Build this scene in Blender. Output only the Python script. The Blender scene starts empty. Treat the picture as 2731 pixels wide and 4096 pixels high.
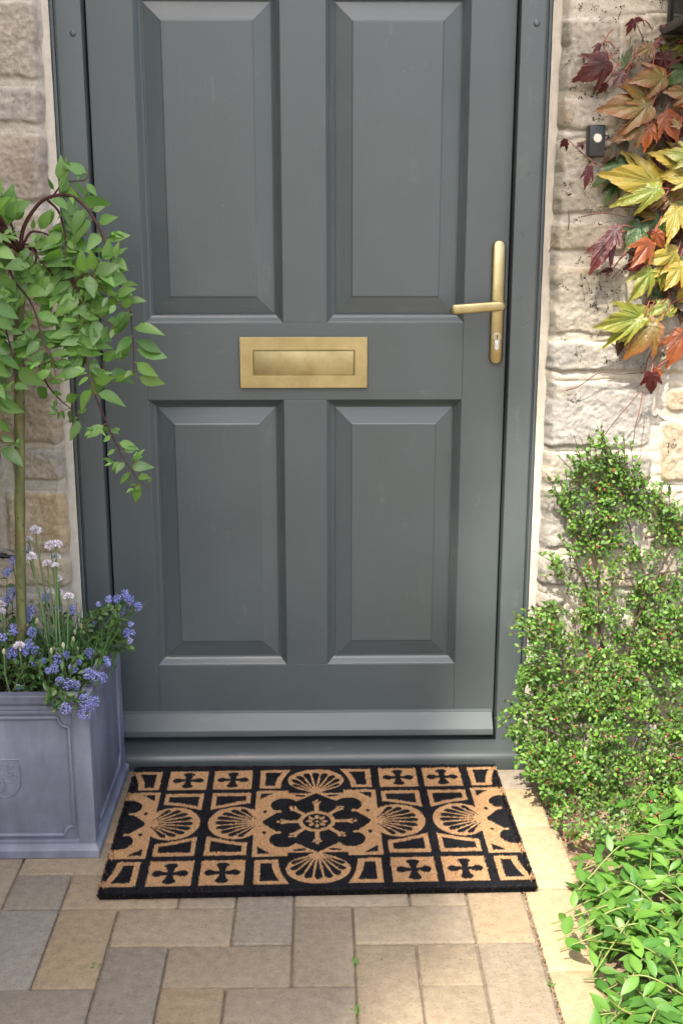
import bpy, bmesh, math, random
import numpy as np
from mathutils import Vector, Matrix
R_ = math.radians
SC = bpy.context.scene
COL = SC.collection
rng = np.random.default_rng(7)
random.seed(7)

# ------------------------------------------------------------------ camera
CAM = np.array([0.0327, -2.4573, 1.1948]); PITCH, YAW, ROLL, FPX = 0.2485, 0.0181, 0.0005, 4700.6
IW, IH = 2731.0, 4096.0
def cam_axes():
    cy, sy, cp, sp = math.cos(YAW), math.sin(YAW), math.cos(PITCH), math.sin(PITCH)
    f = np.array([sy*cp, cy*cp, -sp]); r = np.array([cy, -sy, 0.]); u = np.cross(r, f)
    c, s = math.cos(ROLL), math.sin(ROLL)
    return np.array([c*r+s*u, -s*r+c*u, f])
AX = cam_axes()
cd = bpy.data.cameras.new('camera'); cam = bpy.data.objects.new('camera', cd); COL.objects.link(cam)
cd.sensor_fit = 'HORIZONTAL'; cd.sensor_width = 24.0; cd.lens = 24.0*FPX/IW
cd.clip_start = 0.05; cd.clip_end = 500
M = Matrix.Identity(4)
for i in range(3):
    M[i][0], M[i][1], M[i][2], M[i][3] = AX[0][i], AX[1][i], -AX[2][i], CAM[i]
cam.matrix_world = M
SC.camera = cam

# ------------------------------------------------------------------ sky, sun, exposure
SUN = np.array([-0.5, -1.0, 1.5]); SUN /= np.linalg.norm(SUN)
EL = math.asin(SUN[2]); AZ = math.atan2(SUN[0], SUN[1])
w = bpy.data.worlds.new("World"); SC.world = w; w.use_nodes = True
nt = w.node_tree; bg = nt.nodes['Background']
sky = nt.nodes.new('ShaderNodeTexSky'); sky.sky_type = 'NISHITA'; sky.sun_disc = False
sky.sun_elevation = EL; sky.sun_rotation = AZ; sky.air_density = 1.0; sky.dust_density = 5.0; sky.ozone_density = 1.0
nt.links.new(sky.outputs[0], bg.inputs[0]); bg.inputs[1].default_value = 0.15
sl = bpy.data.lights.new('sun', 'SUN'); sl.energy = 2.75; sl.angle = R_(0.6); sl.color = (1.0, 0.93, 0.82)
so = bpy.data.objects.new('sun', sl); COL.objects.link(so)
so.rotation_euler = Vector(-SUN).to_track_quat('-Z', 'Y').to_euler()
SC.view_settings.view_transform = 'Standard'; SC.view_settings.look = 'None'
SC.view_settings.exposure = 1.64; SC.view_settings.gamma = 1.0
SC.cycles.max_bounces = 8; SC.cycles.diffuse_bounces = 4; SC.cycles.glossy_bounces = 4
SC.cycles.transparent_max_bounces = 8; SC.cycles.caustics_reflective = False; SC.cycles.caustics_refractive = False
try:
    SC.cycles.use_denoising = True
except Exception:
    pass

# ------------------------------------------------------------------ placing helpers
def ray(u, v):
    return AX.T @ np.array([(u-IW/2)/FPX, -(v-IH/2)/FPX, 1.0])
def onz(u, v, z=0.0):
    d = ray(u, v); return CAM + d*((z-CAM[2])/d[2])
def ony(u, v, y=0.0):
    d = ray(u, v); return CAM + d*((y-CAM[1])/d[1])

# ------------------------------------------------------------------ vectorised noise
def _hash(ix, iy, iz, seed):
    h = (ix*374761393 + iy*668265263 + iz*2147483647 + seed*974711) & 0xffffffff
    h = ((h ^ (h >> 13))*1274126177) & 0xffffffff
    return ((h ^ (h >> 16)) & 0xffff)/65535.0
def vnoise(x, y, z=0.0, seed=0):
    x = np.asarray(x, float); y = np.asarray(y, float); z = np.asarray(z, float)+np.zeros_like(x)
    ix, iy, iz = np.floor(x).astype(np.int64), np.floor(y).astype(np.int64), np.floor(z).astype(np.int64)
    fx, fy, fz = x-ix, y-iy, z-iz
    fx, fy, fz = [t*t*t*(t*(t*6-15)+10) for t in (fx, fy, fz)]
    r = 0
    for a in (0, 1):
        for b in (0, 1):
            for c in (0, 1):
                wgt = (fx if a else 1-fx)*(fy if b else 1-fy)*(fz if c else 1-fz)
                r = r + wgt*_hash(ix+a, iy+b, iz+c, seed)
    return r*2-1
def fbm(x, y, z=0.0, seed=0, octv=4):
    a, t, s = 1.0, 0, 0
    for o in range(octv):
        t = t + a*vnoise(np.asarray(x)*2**o, np.asarray(y)*2**o, np.asarray(z)*2.0**o, seed+o); s += a; a *= .5
    return t/s
def sstep(a, b, x):
    t = np.clip((x-a)/(b-a), 0, 1); return t*t*(3-2*t)

# ------------------------------------------------------------------ mesh builder
class MB:
    def __init__(s): s.v = []; s.f = []; s.c = []; s.m = []; s.n = 0
    def add(s, verts, faces, col=None, mi=0):
        b = s.n; s.v.extend(map(tuple, verts)); s.n += len(verts)
        s.f.extend([tuple(i+b for i in q) for q in faces]); s.m.extend([mi]*len(faces))
        if col is None: col = (1, 1, 1)
        if len(col) and hasattr(col[0], '__len__'): s.c.extend(map(tuple, col))
        else: s.c.extend([tuple(col)]*len(verts))
        return b
    def box(s, x0, x1, y0, y1, z0, z1, bev=0.0, seg=2, col=None, mi=0, xf=None):
        bm = bmesh.new(); bmesh.ops.create_cube(bm, size=1.0)
        for q in bm.verts:
            q.co = Vector(((x0+x1)/2+q.co.x*(x1-x0), (y0+y1)/2+q.co.y*(y1-y0), (z0+z1)/2+q.co.z*(z1-z0)))
        if bev > 0: bmesh.ops.bevel(bm, geom=bm.edges[:], offset=bev, segments=seg, profile=.5, affect='EDGES')
        bm.verts.index_update()
        vs = [(xf(q.co) if xf else q.co) for q in bm.verts]
        s.add([tuple(q) for q in vs], [[q.index for q in f.verts] for f in bm.faces], col, mi); bm.free()
    def tube(s, pts, rad, n=8, col=None, cap=True, mi=0):
        P = [Vector(p) for p in pts]
        if not hasattr(rad, '__len__'): rad = [rad]*len(P)
        vs = []; fs = []
        t = (P[1]-P[0]).normalized(); a = Vector((0, 0, 1)) if abs(t.z) < .9 else Vector((1, 0, 0))
        nrm = t.cross(a).normalized()
        for i, p in enumerate(P):
            tt = (P[min(i+1, len(P)-1)]-P[max(i-1, 0)])
            tt = tt.normalized() if tt.length > 1e-9 else t
            nrm = (nrm-tt*nrm.dot(tt)); nrm = nrm.normalized() if nrm.length > 1e-6 else tt.orthogonal().normalized()
            bn = tt.cross(nrm)
            for k in range(n):
                an = 2*math.pi*k/n; vs.append(p+(nrm*math.cos(an)+bn*math.sin(an))*rad[i])
        for i in range(len(P)-1):
            for k in range(n):
                fs.append((i*n+k, i*n+(k+1) % n, (i+1)*n+(k+1) % n, (i+1)*n+k))
        if cap:
            fs.append(tuple(range(n-1, -1, -1))); fs.append(tuple((len(P)-1)*n+k for k in range(n)))
        s.add(vs, fs, col, mi)
    def extrude_x(s, prof, x0, x1, col=None, mi=0):      # prof: closed list of (y,z)
        n = len(prof); vs = [(x0, y, z) for y, z in prof]+[(x1, y, z) for y, z in prof]
        fs = [(i, (i+1) % n, n+(i+1) % n, n+i) for i in range(n)]+[tuple(range(n-1, -1, -1)), tuple(range(n, 2*n))]
        s.add(vs, fs, col, mi)
    def extrude_z(s, prof, z0, z1, col=None, mi=0):      # prof: closed list of (x,y)
        n = len(prof); vs = [(x, y, z0) for x, y in prof]+[(x, y, z1) for x, y in prof]
        fs = [(i, (i+1) % n, n+(i+1) % n, n+i) for i in range(n)]+[tuple(range(n-1, -1, -1)), tuple(range(n, 2*n))]
        s.add(vs, fs, col, mi)
    def blob(s, c, r, col=None, sub=1, mi=0):
        bm = bmesh.new(); bmesh.ops.create_icosphere(bm, subdivisions=sub, radius=1)
        r = r if hasattr(r, '__len__') else (r, r, r)
        s.add([(c[0]+q.co.x*r[0], c[1]+q.co.y*r[1], c[2]+q.co.z*r[2]) for q in bm.verts],
              [[q.index for q in f.verts] for f in bm.faces], col, mi); bm.free()
    def build(s, name, mats, parent=None, smooth=True, recalc=False, auto=None):
        me = bpy.data.meshes.new(name); me.from_pydata(s.v, [], s.f); me.update()
        mats = mats if isinstance(mats, (list, tuple)) else [mats]
        for m in mats: me.materials.append(m)
        if len(mats) > 1: me.polygons.foreach_set('material_index', s.m)
        ca = me.color_attributes.new('Col', 'FLOAT_COLOR', 'POINT')
        arr = np.ones((len(s.v), 4), np.float32); arr[:, :3] = np.array(s.c, np.float32).reshape(-1, 3); ca.data.foreach_set('color', arr.ravel())
        if recalc:
            bm = bmesh.new(); bm.from_mesh(me); bmesh.ops.recalc_face_normals(bm, faces=bm.faces[:]); bm.to_mesh(me); bm.free()
        if smooth:
            me.polygons.foreach_set('use_smooth', [True]*len(me.polygons))
            if auto: me.set_sharp_from_angle(angle=R_(auto))
        return link(name, me, parent)
def link(name, me, parent=None):
    o = bpy.data.objects.new(name, me); COL.objects.link(o)
    if parent is not None:
        o.parent = parent
        L = Vector(parent.location) if parent.parent is None else Vector((0, 0, 0))
        o.matrix_parent_inverse = Matrix.Translation(-L)
    return o
def grid_mesh(name, X, Y, Z, C, mat, parent=None, keep=None, flip=False):
    nr, nc = X.shape; idx = np.arange(nr*nc).reshape(nr, nc)
    q = np.stack([idx[:-1, :-1], idx[:-1, 1:], idx[1:, 1:], idx[1:, :-1]], -1).reshape(-1, 4)
    if flip: q = q[:, ::-1]
    if keep is not None:
        q = q[keep.reshape(-1)]
    V = np.stack([X, Y, Z], -1).reshape(-1, 3); Cc = C.reshape(-1, 3)
    used = np.unique(q); remap = -np.ones(len(V), np.int64); remap[used] = np.arange(len(used))
    return fast_mesh(name, V[used], remap[q], Cc[used], mat, parent)
def fast_mesh(name, V, q, Cc, mat, parent=None, smooth=True):
    me = bpy.data.meshes.new(name); k = q.shape[1]
    me.vertices.add(len(V)); me.vertices.foreach_set('co', np.ascontiguousarray(V, np.float32).ravel())
    me.loops.add(q.size); me.loops.foreach_set('vertex_index', np.ascontiguousarray(q, np.int32).ravel())
    me.polygons.add(len(q)); me.polygons.foreach_set('loop_start', np.arange(0, q.size, k, dtype=np.int32))
    me.polygons.foreach_set('loop_total', np.full(len(q), k, np.int32))
    if smooth: me.polygons.foreach_set('use_smooth', np.ones(len(q), bool))
    me.update(calc_edges=True); me.validate()
    ca = me.color_attributes.new('Col', 'FLOAT_COLOR', 'POINT')
    arr = np.ones((len(V), 4), np.float32); arr[:, :3] = Cc; ca.data.foreach_set('color', arr.ravel())
    me.materials.append(mat)
    return link(name, me, parent)
def thing(name, label, cat, loc=(0, 0, 0), group=None):
    o = bpy.data.objects.new(name, None); COL.objects.link(o); o.location = loc; o.empty_display_size = .05
    return tag(o, label, cat, group)
def tag(o, label, cat, group=None):
    o['label'] = label; o['category'] = cat
    if group: o['group'] = group
    return o
def kind(o, k): o['kind'] = k; return o

# ------------------------------------------------------------------ materials
def mat(name):
    m = bpy.data.materials.new(name); m.use_nodes = True
    t = m.node_tree; return m, t, t.nodes['Principled BSDF'], t.nodes['Material Output']
def N(t, typ, **kw):
    n = t.nodes.new(typ)
    for k, v in kw.items(): setattr(n, k, v)
    return n
def noise(t, scale, detail=4, rough=.55, vec=None, map_scale=None):
    tc = N(t, 'ShaderNodeTexCoord'); n = N(t, 'ShaderNodeTexNoise'); n.inputs['Scale'].default_value = scale
    n.inputs['Detail'].default_value = detail; n.inputs['Roughness'].default_value = rough
    if map_scale:
        mp = N(t, 'ShaderNodeMapping'); mp.inputs['Scale'].default_value = map_scale
        t.links.new(tc.outputs['Object'], mp.inputs[0]); t.links.new(mp.outputs[0], n.inputs['Vector'])
    else: t.links.new(tc.outputs['Object'], n.inputs['Vector'])
    return n
def ramp(t, src, stops):
    r = N(t, 'ShaderNodeValToRGB'); e = r.color_ramp.elements
    while len(e) < len(stops): e.new(.5)
    for i, (p, c) in enumerate(stops): e[i].position = p; e[i].color = (*c, 1) if len(c) == 3 else c
    t.links.new(src, r.inputs[0]); return r
def bump(t, p, src, strength, dist=.002, prev=None):
    b = N(t, 'ShaderNodeBump'); b.inputs['Strength'].default_value = strength; b.inputs['Distance'].default_value = dist
    t.links.new(src, b.inputs['Height'])
    if prev: t.links.new(prev.outputs[0], b.inputs['Normal'])
    t.links.new(b.outputs[0], p.inputs['Normal']); return b
def mixc(t, fac, a, b, mode='MIX'):
    m = N(t, 'ShaderNodeMix', data_type='RGBA', blend_type=mode)
    for sock, v in ((m.inputs[0], fac), (m.inputs[6], a), (m.inputs[7], b)):
        if hasattr(v, 'links'): t.links.new(v, sock)
        elif isinstance(v, (int, float)): sock.default_value = v
        else: sock.default_value = (*v, 1)
    return m.outputs[2]
def colattr(t):
    a = N(t, 'ShaderNodeAttribute'); a.attribute_name = 'Col'; return a.outputs['Color']

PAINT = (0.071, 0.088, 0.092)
def paint(name, axis, base=PAINT):
    m, t, p, o = mat(name)
    s = {'v': (420, 420, 9), 'h': (9, 420, 420)}[axis]
    g = noise(t, 1.0, 3, .6, map_scale=s); g2 = noise(t, 1.0, 2, .5, map_scale=tuple(q*.25 for q in s))
    blot = noise(t, 5.0, 3); sp = noise(t, 420.0, 1, .5)
    c = ramp(t, blot.outputs[0], [(.3, tuple(q*.93 for q in base)), (.7, tuple(q*1.07 for q in base))])
    fl = ramp(t, sp.outputs[0], [(.79, (0, 0, 0)), (.82, (1, 1, 1))])
    sc2 = noise(t, 1.0, 6, .7, map_scale=(26, 26, 9) if axis == 'v' else (9, 26, 26)); fl2 = ramp(t, sc2.outputs[0], [(.60, (0, 0, 0)), (.74, (.30, .30, .30))])
    cdust = mixc(t, fl2.outputs[0], c.outputs[0], (.17, .175, .17)); c2 = mixc(t, fl.outputs[0], cdust, (.30, .31, .31))
    t.links.new(c2, p.inputs['Base Color'])
    rr = ramp(t, blot.outputs[0], [(.3, (.30,)*3), (.7, (.42,)*3)]); t.links.new(rr.outputs[0], p.inputs['Roughness'])
    p.inputs['Specular IOR Level'].default_value = .55
    b1 = bump(t, p, g.outputs[0], .24, .0006); bump(t, p, g2.outputs[0], .22, .0009, b1)
    return m
M_PV, M_PH = paint('paint_vertical_grain', 'v'), paint('paint_horizontal_grain', 'h')

def brass(name, dull=0.0):
    m, t, p, o = mat(name)
    n = noise(t, 20, 6, .6); n2 = noise(t, 420, 2, .6)
    c = ramp(t, n.outputs[0], [(.28, (.33, .262, .122)), (.5, (.40, .332, .168)), (.72, (.455, .388, .215))])
    d = ramp(t, n2.outputs[0], [(.62, (0, 0, 0)), (.78, (1, 1, 1))])
    cc = mixc(t, d.outputs[0], c.outputs[0], (.30, .20, .08))
    t.links.new(cc, p.inputs['Base Color']); p.inputs['Metallic'].default_value = 1.0
    r = ramp(t, n.outputs[0], [(.3, (.44+dull,)*3), (.7, (.28+dull,)*3)]); t.links.new(r.outputs[0], p.inputs['Roughness'])
    bump(t, p, n2.outputs[0], .12, .0006); return m
M_BRASS, M_BRASS2 = brass('aged_brass'), brass('dull_brass', .1)
def flat(name, col, rough=.5, metal=0.0, spec=.5, nscale=None, amt=.15, bstr=0.0):
    m, t, p, o = mat(name)
    if nscale:
        n = noise(t, nscale, 4); c = ramp(t, n.outputs[0], [(.3, tuple(q*(1-amt) for q in col)), (.7, tuple(q*(1+amt) for q in col))])
        t.links.new(c.outputs[0], p.inputs['Base Color'])
        if bstr: bump(t, p, n.outputs[0], bstr, .002)
    else: p.inputs['Base Color'].default_value = (*col, 1)
    p.inputs['Roughness'].default_value = rough; p.inputs['Metallic'].default_value = metal; p.inputs['Specular IOR Level'].default_value = spec
    return m
M_STEEL = flat('satin_steel', (.55, .56, .58), .38, 1.0)
M_DARK = flat('dark_slot', (.01, .01, .01), .7)
M_BLACK = flat('black_plastic', (.012, .013, .015), .33, nscale=60, amt=.3)
M_LANT = flat('black_lantern_metal', (.010, .011, .012), .4, nscale=90, amt=.4)
M_BUTTON = flat('ivory_button', (.62, .58, .50), .35)
M_RING = flat('dull_ring', (.20, .20, .20), .35, .8)
M_SEAL = flat('beige_pointing', (.50, .455, .380), .85, nscale=55, amt=.10, bstr=.3)

def vcol_mat(name, rough=.9, spec=.3, nscale=None, amt=.25, bscale=None, bstr=.4, bdist=.002, fine=None):
    m, t, p, o = mat(name); c = colattr(t)
    if nscale:
        n = noise(t, nscale, 5, .6); r = ramp(t, n.outputs[0], [(.3, (1-amt,)*3), (.7, (1+amt,)*3)])
        c = mixc(t, 1.0, c, r.outputs[0], 'MULTIPLY')
    if fine:
        n3 = noise(t, fine, 2, .5); r3 = ramp(t, n3.outputs[0], [(.28, (.74,)*3), (.42, (1, 1, 1)), (.66, (1, 1, 1)), (.78, (1.25,)*3)])
        c = mixc(t, 1.0, c, r3.outputs[0], 'MULTIPLY')
    t.links.new(c, p.inputs['Base Color']); p.inputs['Roughness'].default_value = rough; p.inputs['Specular IOR Level'].default_value = spec
    if bscale:
        n2 = noise(t, bscale, 6, .7); bump(t, p, n2.outputs[0], bstr, bdist)
    return m
M_STONE = vcol_mat('sandstone', .92, .2, 70, .20, 150, .6, .0045, fine=300)
M_MORTAR = vcol_mat('lime_mortar', .95, .2, 60, .12, 190, .7, .004, fine=330)
M_PAVER = vcol_mat('concrete_paver', .9, .25, 55, .17, 240, .8, .0035, fine=210)
M_SOIL = vcol_mat('dry_soil', .97, .15, 90, .4, 160, .8, .006)
M_COIR = vcol_mat('coir', .9, .2)
M_BARK = vcol_mat('willow_bark', .55, .4, 70, .2, 200, .3, .002)
M_TWIG = vcol_mat('twig_bark', .6, .4)

def leafmat(name, rough=.42, spec=.45, trans=.3, under=1.35, bscale=None, bstr=.3):
    m, t, p, o = mat(name); c = colattr(t)
    geo = N(t, 'ShaderNodeNewGeometry')
    pale = mixc(t, .45, c, (.20, .27, .13)) if under > 1.3 else mixc(t, .1, c, (.15, .2, .08))
    cc = mixc(t, geo.outputs['Backfacing'], c, pale)
    t.links.new(cc, p.inputs['Base Color']); p.inputs['Roughness'].default_value = rough; p.inputs['Specular IOR Level'].default_value = spec
    tr = N(t, 'ShaderNodeBsdfTranslucent'); tc = mixc(t, 1.0, c, (1.5, 1.6, .55), 'MULTIPLY'); t.links.new(tc, tr.inputs[0])
    mx = N(t, 'ShaderNodeMixShader'); mx.inputs[0].default_value = trans
    t.links.new(p.outputs[0], mx.inputs[1]); t.links.new(tr.outputs[0], mx.inputs[2]); t.links.new(mx.outputs[0], o.inputs[0])
    if bscale:
        n2 = noise(t, bscale, 3, .6); b = bump(t, p, n2.outputs[0], bstr, .002); t.links.new(b.outputs[0], tr.inputs['Normal'])
    return m
M_WILLOW = leafmat('willow_leaf', .38, .5, .34, bscale=260, bstr=.25)
M_COTO = leafmat('cotoneaster_leaf', .46, .4, .2, 1.0)
M_VINCA = leafmat('periwinkle_leaf', .42, .45, .22, 1.0, bscale=220, bstr=.2)
M_CREEP = leafmat('creeper_leaf', .38, .45, .16, 1.0, bscale=120, bstr=.9)
M_CEAN = leafmat('ceanothus_leaf', .35, .5, .2, 1.0)
M_TREE = leafmat('tree_leaf', .5, .4, .2, 1.0)
M_PETAL = vcol_mat('petal', .7, .2)
M_STEM = vcol_mat('green_stem', .5, .35)

# ------------------------------------------------------------------ leaves
def leaf(mb, base, d, nrm, L, W, col, shape='ell', n=4, fold=.25, curl=.2, jit=.08):
    d = Vector(d).normalized(); nrm = Vector(nrm); nrm = (nrm-d*nrm.dot(d))
    nrm = nrm.normalized() if nrm.length > 1e-5 else d.orthogonal().normalized()
    b = d.cross(nrm); base = Vector(base)
    col = np.array(col)*(1+random.uniform(-jit, jit))
    vs = []; cs = []; fs = []
    for i in range(n+1):
        t = i/n
        if shape == 'ell': wd = math.sin(math.pi*min(1, t**.85))
        elif shape == 'ovate': wd = math.sin(math.pi*t**.7)*(1-.12*t)
        elif shape == 'lance': wd = math.sin(math.pi*t**.8)**1.2
        else: wd = math.sin(math.pi*(t**1.25))              # obovate
        wd = max(wd, .0)*W*.5
        c = base+d*(L*t)-nrm*(curl*L*t*t)
        if i in (0, n):
            vs.append(c); cs.append(col)
        else:
            up = nrm*(fold*wd)
            vs += [c+b*wd+up, c, c-b*wd+up]; cs += [col, np.minimum(col*1.12+.006, 1), col*.97]
    def id_(i, k): return 0 if i == 0 else (1+3*(n-1) if i == n else 1+3*(i-1)+k)
    for i in range(n):
        for k in (0, 1):
            q = [id_(i, k), id_(i, k+1), id_(i+1, k+1), id_(i+1, k)]
            u = []
            for z in q:
                if z not in u: u.append(z)
            fs.append(u)
    mb.add(vs, fs, cs)
def rv(s=1.0): return Vector((random.gauss(0, s), random.gauss(0, s), random.gauss(0, s)))
def smooth_path(P, n=6):
    P = [np.array(p, float) for p in P]; Q = [P[0]*2-P[1]]+P+[P[-1]*2-P[-2]]; out = []
    for i in range(1, len(Q)-2):
        a, b, c, d = Q[i-1], Q[i], Q[i+1], Q[i+2]
        for k in range(n):
            t = k/n; out.append(.5*((2*b)+(-a+c)*t+(2*a-5*b+4*c-d)*t*t+(-a+3*b-3*c+d)*t**3))
    out.append(P[-1]); return out
def in_poly(px, py, poly):
    px = np.asarray(px, float); py = np.asarray(py, float); r = np.zeros(px.shape, bool); n = len(poly)
    for i in range(n):
        (x1, y1), (x2, y2) = poly[i], poly[(i+1) % n]
        c = ((y1 > py) != (y2 > py)) & (px < (x2-x1)*(py-y1)/((y2-y1) or 1e-9)+x1); r ^= c
    return r

# ================================================================== SETTING: ground, paving, kerb, soil
gm, gt, gp, go_ = mat('gravel_ground'); gn = noise(gt, 60, 5); gr = ramp(gt, gn.outputs[0], [(.3, (.20, .175, .14)), (.7, (.38, .34, .28))])
gt.links.new(gr.outputs[0], gp.inputs[0]); gp.inputs['Roughness'].default_value = .95
b = MB(); b.add([(-60, -60, -.05), (60, -60, -.05), (60, 60, -.05), (-60, 60, -.05)], [(0, 1, 2, 3)]); kind(b.build('ground', gm, smooth=False), 'structure')
b = MB(); b.add([(-2.6, -4.2, -.0068), (.5, -4.2, -.0068), (.5, -.02, -.0068), (-2.6, -.02, -.0068)], [(0, 1, 2, 3)], (.27, .22, .165))
kind(b.build('joint_sand', M_SOIL, smooth=False), 'structure')
BUFF = np.array((.318, .240, .148)); GREY = np.array((.268, .228, .176)); TAN = np.array((.47, .365, .22))
UX, UY, X0, Y1 = .1036, .1115, -.018, -.603       # module, origin of column 0, top of row 1
def block(mb, x0, x1, y0, y1, col, g=.0024):
    dz = random.uniform(-.0012, .0008); tx, ty = random.gauss(0, .004), random.gauss(0, .004)
    cx, cy = (x0+x1)/2, (y0+y1)/2
    j = [random.uniform(-.0008, .0008) for _ in range(4)]
    mb.box(x0+g/2+j[0], x1-g/2+j[1], y0+g/2+j[2], y1-g/2+j[3], -.05, 0, .0046, 3, col,
           xf=lambda q: Vector((q.x, q.y, q.z+dz+(tx*(q.x-cx)+ty*(q.y-cy) if q.z > -.02 else 0))))
def pcol(i, r):
    k = random.random(); mixv = .75*random.random()
    base = BUFF*(1-mixv)+GREY*mixv
    if k < .05: base = GREY*.95
    if i >= -1 and r >= 1: base = base*.65+GREY*.37
    return base*random.uniform(.92, 1.08)
pv = MB(); done = set()
def cell(i, r): return X0+i*UX, X0+(i+1)*UX, Y1-r*UY, Y1-(r-1)*UY
def put(cells, col=None):
    a = [cell(*c) for c in cells]
    block(pv, min(q[0] for q in a), max(q[1] for q in a), min(q[2] for q in a), max(q[3] for q in a), pcol(*cells[0]) if col is None else col)
    done.update(cells)
put([(-5, 1), (-5, 2)], np.array((.27, .237, .192))); put([(2, 2)]); put([(3, 2), (3, 3)]); put([(2, 3), (2, 4)])
for r in range(-4, 33):
    for i in range(-24, 4):
        if (i, r) in done: continue
        m4 = (i-r+4) % 4
        mate = {0: (i+1, r), 1: (i-1, r), 2: (i, r-1), 3: (i, r+1)}[m4]
        cs = [(i, r)]
        if mate not in done and -24 <= mate[0] <= 3 and -4 <= mate[1] <= 32: cs.append(mate)
        put(cs)
kind(pv.build('paving', M_PAVER, auto=40), 'structure')
kb = MB()
def kx(y): return .4035+(0.0), .508-.035*max(0, (-.5-y))-(.03*max(0, y+.45))*2.2
ys = [-.075, -.165, -.327, -.553, -.792, -1.03, -1.27, -1.51, -1.75, -2.0, -2.3]
for q, (a, c) in enumerate(zip(ys[:-1], ys[1:])):
    x1 = kx((a+c)/2)[1]
    block(kb, .3990, x1, c, a, TAN*random.uniform(.93, 1.04) if q else GREY*1.15, .004)
kind(kb.build('kerb_edging', M_PAVER, auto=40), 'structure')
gx, gy_ = np.meshgrid(np.concatenate([np.linspace(.47, .95, 130), np.linspace(.96, 2.4, 40)]), np.concatenate([np.linspace(-2.6, -1.1, 30), np.linspace(-1.08, -.06, 260)]))
h = -.012+.012*fbm(gx*14, gy_*14, seed=3)+.006*fbm(gx*60, gy_*60, seed=9, octv=3)+.03*sstep(.55, .8, gx)+.02*sstep(-.35, -.1, gy_)*sstep(.5, .6, gx)
sc_ = (.5+.5*fbm(gx*40, gy_*40, seed=5))[..., None]
C = np.array((.20, .13, .085))*(1-sc_)+np.array((.42, .33, .23))*sc_
kind(grid_mesh('soil_bed', gx, gy_, h, C, M_SOIL), 'structure')

# ================================================================== HOUSE WALL
MORT = -.068
def zat(v, u=2400): return float(ony(u, v, -.075)[2])
def xat(u, v): return float(ony(u, v, -.075)[0])
def stones_right():
    S = []; k = 1.3835
    def a(x0, x1, y0, y1, c, p=.011):     # crop pixels
        S.append((xat(2100+x0/k, (y0+y1)/2/k) if x0 > 250 else .490, xat(2100+x1/k, (y0+y1)/2/k) if x1 < 860 else 1.0, zat(y1/k), zat(y0/k), c, p))
    a(0, 522, 97, 492, (.40, .345, .265)); a(545, 900, 80, 470, (.42, .36, .27))
    a(0, 512, 545, 710, (.43, .36, .265)); a(540, 900, 530, 760, (.39, .34, .27))
    a(0, 505, 772, 1182, (.42, .36, .27)); a(560, 900, 800, 1190, (.40, .36, .28))
    a(0, 562, 1240, 1390, (.42, .34, .24)); a(600, 900, 1230, 1400, (.40, .35, .27))
    a(0, 525, 1482, 1842, (.40, .345, .26)); a(566, 900, 1470, 1840, (.41, .35, .27))
    a(0, 690, 1892, 2056, (.36, .325, .27)); a(720, 900, 1880, 2060, (.40, .36, .28))
    k2 = 2.699
    def b(x0, x1, y0, y1, c, p=.011):
        S.append((xat(2150+x0/k2, 1450+(y0+y1)/2/k2) if x0 > 200 else .490, xat(2150+x1/k2, 1450+(y0+y1)/2/k2) if x1 < 1560 else 1.0, zat(1450+y1/k2), zat(1450+y0/k2), c, p))
    b(0, 1245, 215, 915, (.36, .325, .275)); b(1385, 1600, 262, 520, (.42, .33, .22)); b(1350, 1600, 640, 1280, (.42, .34, .23))
    b(0, 1215, 985, 1300, (.37, .33, .27)); b(0, 1150, 1385, 2010, (.35, .315, .26)); b(1240, 1600, 1350, 2000, (.40, .35, .27))
    k3 = 1.68
    for (x0, x1, y0, y1, c) in [(0, 700, 895, 1080, (.35, .31, .255)), (730, 1400, 880, 1100, (.4, .34, .26)), (0, 600, 1150, 1232, (.38, .33, .26)), (0, 560, 1262, 1460, (.36, .32, .26)),
                                (0, 640, 1500, 1720, (.36, .32, .26)), (0, 600, 1760, 2000, (.35, .31, .25)), (0, 120, 2040, 2230, (.34, .30, .24)), (160, 700, 2040, 2230, (.38, .33, .26)), (620, 1400, 1300, 1700, (.4, .34, .26)), (670, 1400, 1760, 2000, (.4, .34, .26))]:
        S.append((xat(1900+x0/k3, 1700+(y0+y1)/2/k3) if x0 > 200 else .490, min(1.0, xat(1900+x1/k3, 1700+(y0+y1)/2/k3)), zat(1700+y1/k3), zat(1700+y0/k3), c, .011))
    return S
def stones_left():
    S = []
    def a(x1, y0, y1, c, x0=None, p=.011):
        S.append((-1.0 if x0 is None else xat(x0, (y0+y1)/2), -.4985+.0 if x1 is None else xat(x1, (y0+y1)/2), zat(y1, 100), zat(y0, 100), c, p))
    k = 3.36
    a(None, 30/k, 1040/k, (.235, .205, .17)); a(None, 1170/k, 1640/k, (.25, .22, .19)); a(None, 1805/k, 800, (.235, .205, .18))
    a(None, 845, 1010, (.28, .24, .19)); a(None, 1060, 1310, (.25, .22, .18)); a(None, 1360, 1776, (.23, .195, .155))
    k = 2.352
    a(None, 1500+722/k, 1500+985/k, (.25, .22, .19), 110/k); a(15, 1500+740/k, 1500+990/k, (.24, .2, .17))
    a(None, 1500+1112/k, 1500+1690/k, (.33, .265, .18), 60/k); a(5, 1500+1100/k, 1500+1700/k, (.3, .25, .19))
    a(None, 1500+1740/k, 1500+1990/k, (.32, .265, .19)); a(None, 2390, 2560, (.3, .26, .2)); a(None, 2600, 2900, (.3, .26, .2)); a(None, 2950, 3150, (.3, .26, .2))
    return S
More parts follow.
